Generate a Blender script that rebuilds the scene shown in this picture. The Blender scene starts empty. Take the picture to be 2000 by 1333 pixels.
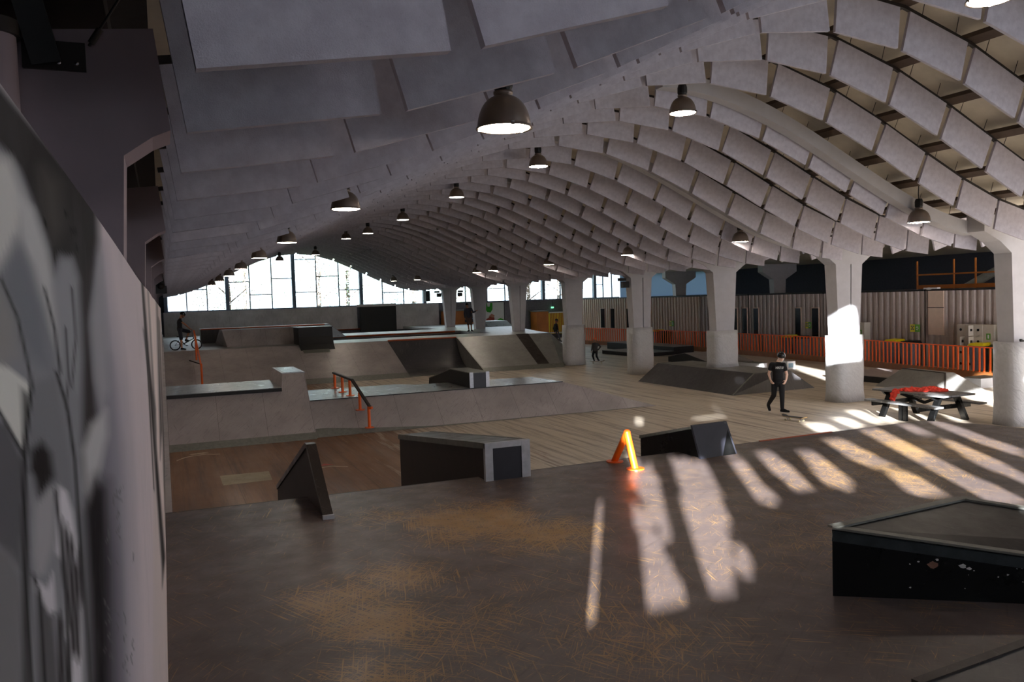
import bpy, math, random, numpy as np
from mathutils import Vector, Matrix
random.seed(7); np.random.seed(7)
PI = math.pi
S = bpy.context.scene
COL = S.collection
UP = (0, 0, 1)

# ------------------------------------------------------------------ materials
def sr(r, g, b):
    f = lambda c: (c / 255 / 12.92) if c / 255 <= .04045 else ((c / 255 + .055) / 1.055) ** 2.4
    return (f(r), f(g), f(b), 1)
class NT:
    def __init__(s, name):
        s.m = bpy.data.materials.new(name); s.m.use_nodes = True
        s.t = s.m.node_tree; s.b = s.t.nodes['Principled BSDF']; s.out = s.t.nodes['Material Output']
    def n(s, typ, **kw):
        nd = s.t.nodes.new(typ)
        for k, v in kw.items():
            if k.startswith('_'): setattr(nd, k[1:], v)
            else: nd.inputs[k.replace('__', ' ')].default_value = v
        return nd
    def l(s, a, b): s.t.links.new(a, b)
    def coord(s, scale=(1, 1, 1), rot=(0, 0, 0), loc=(0, 0, 0), src='Object'):
        tc = s.n('ShaderNodeTexCoord'); out = tc.outputs[src]
        if any(rot):
            m0 = s.n('ShaderNodeMapping'); m0.inputs['Rotation'].default_value = rot; s.l(out, m0.inputs['Vector']); out = m0.outputs['Vector']
        mp = s.n('ShaderNodeMapping'); mp.inputs['Scale'].default_value = scale; mp.inputs['Location'].default_value = loc
        s.l(out, mp.inputs['Vector']); return mp.outputs['Vector']
    def noise(s, vec, scale=5, detail=4, rough=.6, dist=0):
        nd = s.n('ShaderNodeTexNoise', Scale=scale, Detail=detail, Roughness=rough, Distortion=dist)
        s.l(vec, nd.inputs['Vector']); return nd.outputs['Fac']
    def ramp(s, fac, stops):
        nd = s.n('ShaderNodeValToRGB'); e = nd.color_ramp.elements
        while len(e) < len(stops): e.new(.5)
        for i, (p, c) in enumerate(stops):
            e[i].position = p; e[i].color = c if not isinstance(c, (int, float)) else (c, c, c, 1)
        s.l(fac, nd.inputs['Fac']); return nd.outputs['Color']
    def mix(s, fac, a, b, mode='MIX'):
        nd = s.n('ShaderNodeMix', _data_type='RGBA', _blend_type=mode)
        for v, i in ((fac, 0), (a, 6), (b, 7)):
            if isinstance(v, (tuple, float, int)): nd.inputs[i].default_value = v
            else: s.l(v, nd.inputs[i])
        return nd.outputs[2]
    def math(s, op, a, b=0.0):
        nd = s.n('ShaderNodeMath', _operation=op)
        for v, i in ((a, 0), (b, 1)):
            if isinstance(v, (float, int)): nd.inputs[i].default_value = v
            else: s.l(v, nd.inputs[i])
        return nd.outputs[0]
    def bump(s, h, strength=.2, dist=.02):
        nd = s.n('ShaderNodeBump', Strength=strength, Distance=dist)
        s.l(h, nd.inputs['Height']); s.l(nd.outputs['Normal'], s.b.inputs['Normal'])
    def fin(s, col=None, rough=.5, metal=0, spec=.5):
        if col is not None:
            if isinstance(col, tuple): s.b.inputs['Base Color'].default_value = col
            else: s.l(col, s.b.inputs['Base Color'])
        if isinstance(rough, (int, float)): s.b.inputs['Roughness'].default_value = rough
        else: s.l(rough, s.b.inputs['Roughness'])
        s.b.inputs['Metallic'].default_value = metal; s.b.inputs['Specular IOR Level'].default_value = spec
        return s.m
MATS = {}
def flat(name, col, rough=.5, metal=0, var=.15, scale=6, spec=.5):
    if name in MATS: return MATS[name]
    t = NT(name); v = t.coord()
    n = t.noise(v, scale, 4)
    c = t.mix(t.ramp(n, [(.3, 0.0), (.7, 1.0)]), tuple(x * (1 - var) for x in col[:3]) + (1,), tuple(min(1, x * (1 + var)) for x in col[:3]) + (1,))
    MATS[name] = t.fin(c, rough, metal, spec); return MATS[name]

def scratched(name, base, tan, rough=.42, dens=.5, spots=(), spec=.5, fine=1.0, seam=0):
    """painted riding surface scratched through to the wood in many directions; spots = (x, y, r, amount) worn areas"""
    t = NT(name)
    v0 = t.coord()
    big = t.noise(v0, .9, 4)
    tone = t.mix(t.ramp(big, [(.35, 0.0), (.75, 1.0)]), tuple(c * .82 for c in base[:3]) + (1,), tuple(c * 1.2 for c in base[:3]) + (1,))
    wear = None
    wob = t.math('MULTIPLY', t.math('SUBTRACT', t.noise(v0, 1.6, 5, .7), .5), 1.6)
    for (x, y, r, a) in spots:
        tc = t.n('ShaderNodeTexCoord'); d = t.n('ShaderNodeVectorMath', _operation='DISTANCE')
        mp = t.n('ShaderNodeMapping'); mp.inputs['Scale'].default_value = (1, 1, 0)
        t.l(tc.outputs['Object'], mp.inputs['Vector']); t.l(mp.outputs['Vector'], d.inputs[0]); d.inputs[1].default_value = (x, y, 0)
        w = t.math('ADD', t.math('SUBTRACT', 1.0, t.math('DIVIDE', d.outputs['Value'], r)), wob)
        w = t.math('MULTIPLY', t.math('MINIMUM', t.math('MAXIMUM', w, 0.0), .8), a)
        wear = w if wear is None else t.math('MAXIMUM', wear, w)
    lines = None
    for i, (ang, sc) in enumerate(((.25, 1.0), (1.0, 1.4), (-.45, 1.1), (2.2, 1.2), (.6, 1.7))):
        v = t.coord((46 * sc * fine, 1.7 * sc * fine, 1), (0, 0, ang))
        n = t.noise(v, 1.6, 3, .6)
        n2 = t.noise(t.coord((1, 1, 1), (0, 0, 0), (ang * 7, 3 * ang, 0)), 1.1, 3)
        k = t.math('ADD', n, t.math('MULTIPLY', t.math('SUBTRACT', n2, .5), .30))
        lines = k if lines is None else t.math('MAXIMUM', lines, k)
    lines = t.math('MAXIMUM', lines, t.math('SUBTRACT', t.noise(t.coord((1, 1, 1), (0, 0, .4)), 38, 3, .6), .02))
    thr = lines if wear is None else t.math('ADD', lines, t.math('MULTIPLY', wear, .22))
    lo = .705 - .10 * dens
    mask = t.math('MULTIPLY', t.ramp(thr, [(lo, 0.0), (lo + .08, 1.0)]), .85)
    dark = t.noise(t.coord((20, 1.2, 1), (0, 0, .9)), 2.2, 5)
    tone = t.mix(t.ramp(dark, [(.56, 0.0), (.72, .55)]), tone, tuple(c * .45 for c in base[:3]) + (1,))
    c = t.mix(mask, tone, tan)
    if seam:
        tc = t.n('ShaderNodeTexCoord'); sx = t.n('ShaderNodeSeparateXYZ'); t.l(tc.outputs['Object'], sx.inputs[0])
        fx = t.math('FRACT', t.math('DIVIDE', sx.outputs[0], seam)); ln = t.math('LESS_THAN', fx, .008 / seam * 1.22)
        c = t.mix(t.math('MULTIPLY', ln, .7), c, tuple(x * .25 for x in base[:3]) + (1,))
    rr = t.ramp(t.noise(v0, 5, 5), [(.3, rough - .08), (.7, rough + .12)])
    t.bump(thr, .06, .01)
    MATS[name] = t.fin(c, rr, 0, spec); return MATS[name]

# main plywood floor: boards along Y, worn pale on the right
def mat_floor():
    t = NT('plywood_floor')
    tc = t.n('ShaderNodeTexCoord'); sx = t.n('ShaderNodeSeparateXYZ'); t.l(tc.outputs['Object'], sx.inputs[0])
    v = t.coord((2.2, .22, 1))
    n1 = t.noise(v, 1.0, 8, .65); n2 = t.noise(t.coord((9, .5, 1)), 1.0, 6, .7); n3 = t.noise(t.coord((.5, .35, 1)), 1.0, 3)
    brown = t.ramp(n3, [(.3, sr(106, 72, 48)), (.5, sr(126, 90, 62)), (.7, sr(140, 104, 76))])
    gx = t.math('MULTIPLY', t.math('SUBTRACT', sx.outputs[0], 5.0), .06)
    gx = t.math('MINIMUM', t.math('MAXIMUM', gx, -.12), .20)
    w = t.math('ADD', t.math('ADD', t.math('MULTIPLY', n1, .55), t.math('MULTIPLY', n2, .45)), gx)
    m = t.ramp(w, [(.52, 0.0), (.63, 1.0)])
    c = t.mix(t.math('MULTIPLY', m, .9), brown, sr(206, 194, 176))
    streak = t.ramp(t.noise(t.coord((5, .18, 1), (0, 0, 0), (3, 2, 0)), 1.2, 6, .7), [(.48, 0.0), (.66, .75)])
    c = t.mix(streak, c, sr(84, 62, 50))
    br = t.n('ShaderNodeTexBrick', Scale=1.0); br.inputs['Mortar Size'].default_value = .006; br.inputs['Brick Width'].default_value = 2.5; br.inputs['Row Height'].default_value = 1.25
    t.l(t.coord((1, 1, 1), (0, 0, PI / 2)), br.inputs['Vector'])
    c = t.mix(t.math('MULTIPLY', br.outputs['Fac'], .6), c, sr(50, 36, 28))
    rr = t.ramp(n1, [(.3, .38), (.7, .6)])
    return t.fin(c, rr, 0, .45)

M = {}
M['floor'] = mat_floor()
M['deck'] = scratched('worn_deck_paint', sr(88, 76, 73), sr(158, 122, 72), .42, .5,
    spots=((2.05, 5.75, .85, 1.0), (2.35, 5.2, .7, .9), (1.55, 6.2, .5, .7), (.85, 4.6, .5, .8), (.95, 4.15, .5, .9), (1.25, 4.75, .45, .7), (.72, 3.4, .5, .9), (1.3, 4.0, .9, .35), (5.6, 5.6, 1.2, .6), (7.0, 6.2, 1.2, .7), (1.9, 3.4, .9, .35), (4.2, 4.2, 1.5, .3)))
M['ramp'] = scratched('grey_ramp_sheet', sr(160, 151, 149), sr(96, 90, 88), .36, .3, fine=.8, seam=1.22)
M['ramp_dark'] = scratched('dark_ramp_sheet', sr(66, 64, 66), sr(118, 112, 104), .36, .35, fine=.8)
M['ramp_green'] = scratched('pale_ramp_sheet', sr(134, 132, 128), sr(92, 88, 84), .4, .3, fine=.8, spec=.9)
M['ramp_top'] = scratched('worn_table_top', sr(108, 112, 112), sr(140, 142, 138), .32, .3, spec=.9)
M['ledge_wood'] = scratched('dark_ledge_board', sr(52, 44, 40), sr(98, 92, 84), .4, .4)
M['black_gloss'] = scratched('black_gloss_paint', sr(8, 8, 8), sr(80, 82, 84), .3, -.3, spec=.3)
M['gloss_top'] = scratched('glossy_dark_top', sr(38, 35, 34), sr(96, 94, 92), .38, -.1, spec=.35)
M['brown_side'] = flat('dark_brown_side_panel', sr(46, 34, 30), .6)
M['navy'] = flat('navy_end_panel', sr(36, 36, 44), .5)
M['steel_edge'] = flat('worn_steel_edge', sr(178, 180, 186), .42, .35, .12, 14)
M['grey_edge'] = flat('grey_wood_edge', sr(112, 112, 104), .5, 0, .2, 12)
M['orange'] = flat('orange_paint', sr(232, 98, 22), .38, 0, .06)
M['coping'] = flat('rusty_orange_coping', sr(176, 78, 30), .45, 0, .1)
M['fence_orange'] = flat('orange_red_fence_paint', sr(248, 104, 40), .5, 0, .06)
M['kick_wood'] = flat('varnished_kickboard', sr(150, 92, 48), .5, 0, .2, 3)
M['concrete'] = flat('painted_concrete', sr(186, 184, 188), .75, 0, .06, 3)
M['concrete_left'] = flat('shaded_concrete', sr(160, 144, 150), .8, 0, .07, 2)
M['pad'] = flat('pale_vinyl_pad', sr(196, 194, 194), .42, 0, .05, 4)
M['black'] = flat('matt_black', sr(24, 23, 25), .6)
M['dark_steel'] = flat('dark_steel', sr(52, 46, 44), .55, .3)
M['purlin'] = flat('brown_purlin', sr(88, 72, 60), .6)
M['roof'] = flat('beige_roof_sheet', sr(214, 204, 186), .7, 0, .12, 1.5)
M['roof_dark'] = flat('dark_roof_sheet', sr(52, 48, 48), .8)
M['wall_dark'] = flat('dark_outer_wall', sr(58, 58, 66), .8)
M['wall_pale'] = flat('pale_blue_grey_wall', sr(150, 158, 172), .8)
M['wall_grey'] = flat('grey_block_wall', sr(112, 108, 116), .8)
M['board_white'] = scratched('scuffed_white_board', sr(196, 188, 190), sr(110, 104, 106), .55, .3, fine=.5)
M['mullion'] = flat('blue_grey_mullion', sr(96, 108, 128), .5)
M['corr_grey'] = flat('taupe_container_paint', sr(172, 158, 152), .5, 0, .05)
M['corr_beige'] = flat('beige_container_paint', sr(212, 186, 168), .5, 0, .05)
M['dark_glass'] = flat('dark_window_glass', sr(22, 26, 34), .15)
M['skin'] = flat('skin', sr(238, 198, 176), .5, 0, .05)
M['skin_dark'] = flat('tanned_skin', sr(168, 112, 82), .5, 0, .05)
M['black_cloth'] = flat('black_cotton', sr(22, 22, 26), .85)
M['grey_cloth'] = flat('charcoal_cotton', sr(62, 60, 60), .85)
M['navy_cloth'] = flat('navy_cotton', sr(34, 36, 48), .85)
M['brown_cloth'] = flat('brown_cotton', sr(70, 50, 40), .85)
M['denim'] = flat('grey_denim', sr(86, 88, 98), .85)
M['helmet_black'] = flat('black_helmet_shell', sr(18, 18, 19), .15)
M['helmet_orange'] = flat('orange_helmet_shell', sr(250, 112, 60), .3)
M['white'] = flat('white_rubber', sr(228, 226, 222), .5, 0, .03)
M['hair'] = flat('brown_hair', sr(60, 42, 32), .7)
M['grip'] = flat('grip_tape', sr(30, 30, 31), .8)
M['maple'] = flat('maple_ply', sr(178, 148, 96), .5)
M['wheel'] = flat('cream_wheel', sr(226, 214, 178), .4)
M['chrome'] = flat('chrome', sr(200, 200, 204), .2, 1, .03)
M['red_cloth'] = flat('coral_red_cloth', sr(232, 66, 46), .8, 0, .08)
M['table_top'] = scratched('weathered_table_paint', sr(104, 104, 104), sr(170, 168, 164), .4, .6, fine=.7)
M['bin_yellow'] = flat('yellow_bin_lid', sr(240, 216, 20), .4, 0, .04)
M['bin_grey'] = flat('grey_bin_plastic', sr(108, 112, 124), .5)
M['bin_green'] = flat('dark_green_bin', sr(36, 62, 24), .5)
M['locker'] = flat('beige_locker_paint', sr(196, 188, 176), .5, 0, .04)
M['sign_yellow'] = flat('yellow_sign', sr(224, 214, 60), .5, 0, .03)
M['sign_green'] = flat('green_sign', sr(96, 160, 56), .5, 0, .03)
M['white_paint'] = flat('white_paint', sr(214, 214, 216), .6, 0, .04)
M['wood_orange'] = flat('orange_plywood', sr(178, 104, 40), .5, 0, .15, 2)
M['lamp_shell'] = flat('brushed_lamp_shell', sr(140, 126, 116), .32, .5, .08, 3)
M['duct'] = flat('grey_duct', sr(120, 124, 122), .5, .3)

def mat_baffle(name, c1, c2):
    t = NT(name); v = t.coord()
    n = t.noise(v, 9, 5); f = t.noise(v, 120, 3)
    c = t.mix(t.ramp(n, [(.35, 0.0), (.65, 1.0)]), c1, c2)
    c = t.mix(t.ramp(f, [(.62, 0.0), (.72, .35)]), c, tuple(x * .55 for x in c1[:3]) + (1,))
    t.bump(f, .25, .01)
    return t.fin(c, .9, 0, .2)
M['baffle'] = mat_baffle('mineral_fibre_baffle', sr(186, 180, 190), sr(202, 197, 206))
def mat_vinyl():
    t = NT('wrinkled_vinyl_wrap'); v = t.coord((1, 1, 1))
    n = t.noise(t.coord((5, 5, 2), (.5, .6, 0)), 1.6, 4, .55, 1.5)
    t.bump(n, .45, .05)
    return t.fin(t.mix(n, sr(176, 175, 176), sr(206, 205, 206)), .4, 0, .5)
M['vinyl'] = mat_vinyl()
def mat_emit(name, col, st):
    t = NT(name); t.b.inputs['Emission Color'].default_value = col; t.b.inputs['Emission Strength'].default_value = st
    return t.fin((.9, .9, .9, 1), .3)
M['lens'] = mat_emit('glowing_lamp_lens', (1, .86, .70, 1), 46)
def mat_frost():
    t = NT('frosted_glazing'); tr = t.n('ShaderNodeBsdfTranslucent'); tr.inputs['Color'].default_value = (.50, .455, .48, 1)
    t.l(tr.outputs[0], t.out.inputs['Surface']); return t.m
M['frost'] = mat_frost()  # for the added fill panels behind the camera
M['frost_blue'] = mat_frost(); M['frost_blue'].name = 'pale_blue_glazing'; M['frost_blue'].node_tree.nodes['Translucent BSDF'].inputs['Color'].default_value = (.20, .24, .29, 1)
def mat_glass():
    t = NT('window_glass'); tr = t.n('ShaderNodeBsdfTransparent'); gl = t.n('ShaderNodeBsdfGlossy', Roughness=.03)
    tr.inputs['Color'].default_value = (.93, .97, .98, 1)
    mx = t.n('ShaderNodeMixShader'); mx.inputs[0].default_value = .06
    t.l(tr.outputs[0], mx.inputs[1]); t.l(gl.outputs[0], mx.inputs[2]); t.l(mx.outputs[0], t.out.inputs['Surface']); return t.m
M['glass'] = mat_glass()
def mat_attr(name, rough=.5):
    t = NT(name); a = t.n('ShaderNodeVertexColor', _layer_name='paint')
    n = t.noise(t.coord((60, 2, 3)), 1, 5)
    c = t.mix(t.ramp(n, [(.5, 0.0), (.8, .25)]), a.outputs['Color'], (.35, .34, .34, 1))
    return t.fin(c, rough, 0, .06)
M['mural'] = mat_attr('spray_painted_mural', .8)

# ------------------------------------------------------------------ mesh helpers
class MB:
    def __init__(s): s.v = []; s.f = []; s.sm = []; s.mi = []; s.cur = 0
    def add(s, vs, fs, smooth=False):
        o = len(s.v); s.v += [tuple(v) for v in vs]
        for f in fs: s.f.append(tuple(i + o for i in f)); s.sm.append(smooth); s.mi.append(s.cur)
        return s
    def box(s, x0, x1, y0, y1, z0, z1):
        vs = [(x, y, z) for x in (x0, x1) for y in (y0, y1) for z in (z0, z1)]
        return s.add(vs, [(0, 1, 3, 2), (4, 6, 7, 5), (0, 4, 5, 1), (2, 3, 7, 6), (0, 2, 6, 4), (1, 5, 7, 3)])
    def obox(s, c, ax, ay, az, hx, hy, hz):
        c = Vector(c); ax, ay, az = Vector(ax), Vector(ay), Vector(az)
        vs = [c + ax * hx * i + ay * hy * j + az * hz * k for i in (-1, 1) for j in (-1, 1) for k in (-1, 1)]
        return s.add(vs, [(0, 1, 3, 2), (4, 6, 7, 5), (0, 4, 5, 1), (2, 3, 7, 6), (0, 2, 6, 4), (1, 5, 7, 3)])
    def prism(s, A, B, smooth=False):
        """two matching rings A and B closed into a solid"""
        n = len(A)
        fs = [tuple(range(n))[::-1], tuple(range(n, 2 * n))] + [(i, (i + 1) % n, n + (i + 1) % n, n + i) for i in range(n)]
        return s.add(list(A) + list(B), fs, smooth)
    def px(s, prof, x0, x1): return s.prism([(x0, y, z) for y, z in prof], [(x1, y, z) for y, z in prof])
    def py(s, prof, y0, y1): return s.prism([(x, y0, z) for x, z in prof], [(x, y1, z) for x, z in prof])
    def pz(s, prof, z0, z1): return s.prism([(x, y, z0) for x, y in prof], [(x, y, z1) for x, y in prof])
    def bar(s, a, b, w, h, up=UP):
        a, b = Vector(a), Vector(b); d = (b - a); L = d.length; d.normalize()
        u = Vector(up)
        if abs(d.dot(u)) > .98: u = Vector((0, 1, 0))
        side = d.cross(u).normalized(); u2 = side.cross(d)
        return s.obox((a + b) / 2, d, side, u2, L / 2, w / 2, h / 2)
    def tube(s, pts, rs, n=10, cap=True, smooth=True):
        pts = [Vector(p) for p in pts]
        if isinstance(rs, (int, float)): rs = [rs] * len(pts)
        rings = []; prev = None
        for i, p in enumerate(pts):
            d = (pts[min(i + 1, len(pts) - 1)] - pts[max(i - 1, 0)]).normalized()
            u = prev if prev is not None else (Vector((0, 0, 1)) if abs(d.z) < .9 else Vector((1, 0, 0)))
            a = (u - d * u.dot(d)); a = a.normalized() if a.length > 1e-6 else d.orthogonal().normalized()
            prev = a; b = d.cross(a)
            rings.append([p + (a * math.cos(t) + b * math.sin(t)) * rs[i] for t in [2 * PI * k / n for k in range(n)]])
        vs = [v for r in rings for v in r]
        fs = [(i * n + k, i * n + (k + 1) % n, (i + 1) * n + (k + 1) % n, (i + 1) * n + k) for i in range(len(pts) - 1) for k in range(n)]
        s.add(vs, fs, smooth)
        if cap:
            s.add(rings[0], [tuple(range(n))[::-1]]); s.add(rings[-1], [tuple(range(n))])
        return s
    def lathe(s, prof, c=(0, 0, 0), n=24, smooth=True):
        vs = [(c[0] + r * math.cos(2 * PI * k / n), c[1] + r * math.sin(2 * PI * k / n), c[2] + z) for r, z in prof for k in range(n)]
        fs = [(i * n + k, i * n + (k + 1) % n, (i + 1) * n + (k + 1) % n, (i + 1) * n + k) for i in range(len(prof) - 1) for k in range(n)]
        return s.add(vs, fs, smooth)
    def torus(s, c, axis, R, r, n=28, m=8):
        axis = Vector(axis).normalized(); a = axis.orthogonal().normalized(); b = axis.cross(a); c = Vector(c)
        vs = []
        for i in range(n):
            t = 2 * PI * i / n; d = a * math.cos(t) + b * math.sin(t)
            for j in range(m):
                q = 2 * PI * j / m; vs.append(c + d * (R + r * math.cos(q)) + axis * r * math.sin(q))
        fs = [(i * m + j, ((i + 1) % n) * m + j, ((i + 1) % n) * m + (j + 1) % m, i * m + (j + 1) % m) for i in range(n) for j in range(m)]
        return s.add(vs, fs, True)
    def ell(s, c, r, rot=None, n=14, m=10):
        c = Vector(c); R = rot or Matrix.Identity(3); vs = []; fs = []
        for i in range(m + 1):
            a = PI * i / m
            for k in range(n):
                b = 2 * PI * k / n
                vs.append(c + R @ Vector((r[0] * math.sin(a) * math.cos(b), r[1] * math.sin(a) * math.sin(b), r[2] * math.cos(a))))
        for i in range(m):
            for k in range(n): fs.append((i * n + k, i * n + (k + 1) % n, (i + 1) * n + (k + 1) % n, (i + 1) * n + k))
        return s.add(vs, fs, True)
    def cap(s, a, b, ra, rb):
        """tapered capsule limb"""
        a, b = Vector(a), Vector(b); d = (b - a).normalized()
        P = []; R = []
        for t in (-.98, -.8, -.5, 0): P.append(a + d * ra * t); R.append(ra * math.sqrt(1 - t * t))
        for t in (0, .5, .8, .98): P.append(b + d * rb * t); R.append(rb * math.sqrt(1 - t * t))
        return s.tube(P, R, 12)
    def mesh(s, name, mat):
        me = bpy.data.meshes.new(name); me.from_pydata(s.v, [], s.f)
        me.polygons.foreach_set('use_smooth', s.sm)
        for m in (mat if isinstance(mat, (list, tuple)) else [mat]): me.materials.append(m)
        if any(s.mi): me.polygons.foreach_set('material_index', s.mi)
        me.validate(); me.update(); return me
    def build(s, name, mat, parent=None, kind=None):
        o = bpy.data.objects.new(name, s.mesh(name, mat)); COL.objects.link(o)
        if parent is not None: o.parent = parent
        if kind: o['kind'] = kind
        return o
    def world(s, name, mat, parent=None, kind=None):
        """vertices given in world space; parent sits at its own place"""
        o = s.build(name, mat, None, kind)
        if parent is not None:
            o.parent = parent; o.matrix_parent_inverse = base_matrix(parent).inverted()
        return o
def base_matrix(o):
    m = Matrix.LocRotScale(o.location, o.rotation_euler, o.scale)
    if o.parent: m = base_matrix(o.parent) @ o.matrix_parent_inverse @ m
    return m
def thing(name, label, cat, loc=(0, 0, 0), rz=0, group=None):
    o = bpy.data.objects.new(name, None); COL.objects.link(o); o.empty_display_size = .1
    o.location = loc; o.rotation_euler = (0, 0, rz); tag(o, label, cat, group); return o
def tag(o, label, cat, group=None):
    o['label'] = label; o['category'] = cat
    if group: o['group'] = group
    return o
def dup(root, loc, rz=None, label=None, group=None):
    r = root.copy(); COL.objects.link(r); r.location = loc
    if rz is not None: r.rotation_euler = (0, 0, rz)
    if label: r['label'] = label
    if group: r['group'] = group
    for ch in list(root.children):
        c = ch.copy(); COL.objects.link(c); c.parent = r
        for g in list(ch.children):
            d = g.copy(); COL.objects.link(d); d.parent = c
    return r
def rotm_z(a): return Matrix.Rotation(a, 3, 'Z')
ORD = ['first', 'second', 'third', 'fourth', 'fifth', 'sixth', 'seventh', 'eighth', 'ninth', 'tenth', 'eleventh', 'twelfth', 'thirteenth', 'fourteenth', 'fifteenth', 'sixteenth',
       'seventeenth', 'eighteenth', 'nineteenth', 'twentieth', 'twenty-first', 'twenty-second', 'twenty-third', 'twenty-fourth', 'twenty-fifth', 'twenty-sixth']
# ------------------------------------------------------------------ camera
CAMZ = 3.6
_yaw, _pitch, _roll = .39798, -.0514, -.0322
_f = Vector((math.sin(_yaw) * math.cos(_pitch), math.cos(_yaw) * math.cos(_pitch), math.sin(_pitch)))
_r = Vector((math.cos(_yaw), -math.sin(_yaw), 0)); _u = _r.cross(_f)
R_ = _r * math.cos(_roll) + _u * math.sin(_roll); U_ = -_r * math.sin(_roll) + _u * math.cos(_roll)
cd = bpy.data.cameras.new('camera'); cam = bpy.data.objects.new('camera', cd); COL.objects.link(cam)
cd.lens = 1620 / 2000 * 36; cd.sensor_width = 36; cd.clip_start = .01; cd.clip_end = 400
cam.matrix_world = Matrix(((R_.x, U_.x, -_f.x, 0), (R_.y, U_.y, -_f.y, 0), (R_.z, U_.z, -_f.z, CAMZ), (0, 0, 0, 1)))
S.camera = cam
def proj(p):
    v = Vector(p) - Vector((0, 0, CAMZ)); d = v.dot(_f)
    return (1000 + 1620 * v.dot(R_) / d, 666.5 - 1620 * v.dot(U_) / d, d) if d > .05 else (-9999, -9999, d)

# ------------------------------------------------------------------ world, sun
SUN_EL, SUN_AZ = math.radians(12), math.radians(30)
w = bpy.data.worlds.new('daylight'); S.world = w; w.use_nodes = True
bg = w.node_tree.nodes['Background']; bg.inputs[0].default_value = (.78, .88, 1.0, 1); bg.inputs[1].default_value = 3.4
sl = bpy.data.lights.new('sun', 'SUN'); sl.energy = 62; sl.angle = math.radians(.6); sl.color = (.94, .97, 1)
so = bpy.data.objects.new('sun', sl); COL.objects.link(so)
_L = Vector((math.sin(SUN_AZ) * math.cos(SUN_EL), math.cos(SUN_AZ) * math.cos(SUN_EL), -math.sin(SUN_EL)))
so.rotation_euler = _L.to_track_quat('-Z', 'Y').to_euler(); so.location = (-20, -30, 15)

# ------------------------------------------------------------------ shell
def prof(X, c=9.65):
    dx = min(abs(X - c), 10); return 4.42 + 3.1 * (.5 + .5 * math.cos(PI * dx / 10))
def prof2(X): return prof(X) if X < 19.65 else prof(X, 29.65)
b = MB(); b.box(-6, 49, -1.5, 66, -.2, 0); b.build('floor', M['floor'], kind='structure')
b = MB()                                                        # arched roof sheet, corrugated along the fall
xs = [-6, -.4] + list(np.linspace(-.3, 39.6, 130)) + [49]
def roofz(x): return 5.4 if x < -.35 else (5.6 if x > 40.25 else prof2(min(x, 39.6)) + 1.05)
vs = []; fs = []
for i, x in enumerate(xs):
    for y in (-1.6, 66.3): vs += [(x, y, roofz(x)), (x, y, roofz(x) + .12)]
for i in range(len(xs) - 1):
    o = i * 4; p = o + 4
    fs += [(o, o + 2, p + 2, p), (o + 1, p + 1, p + 3, o + 3)]
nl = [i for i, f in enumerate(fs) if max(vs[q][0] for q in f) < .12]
b.add(vs, fs, True); b.mi = [1 if i in nl else 0 for i in range(len(fs))]; b.build('ceiling', [M['roof'], M['roof_dark']], kind='structure')  # left aisle roof: lack of light put into a darker sheet colour
b = MB(); b.box(-6.2, -6, -1.5, 66, 0, 5.5); b.build('wall_outer_left', M['wall_dark'], kind='structure')
b = MB(); b.box(49, 49.2, -1.5, 66, 0, 9); b.build('wall_outer_right', M['wall_dark'], kind='structure')
b = MB(); b.box(-6, 49, 66, 66.25, 0, 3.36); b.build('wall_far', M['wall_grey'], kind='structure')
b = MB(); b.box(38.6, 49, 66, 66.02, 3.36, 6); b.build('window_11', M['frost_blue'], kind='structure')
b = MB(); b.box(-6, .2, 66, 66.25, 3.36, 9); b.build('wall_far_left', M['wall_dark'], kind='structure')

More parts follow.
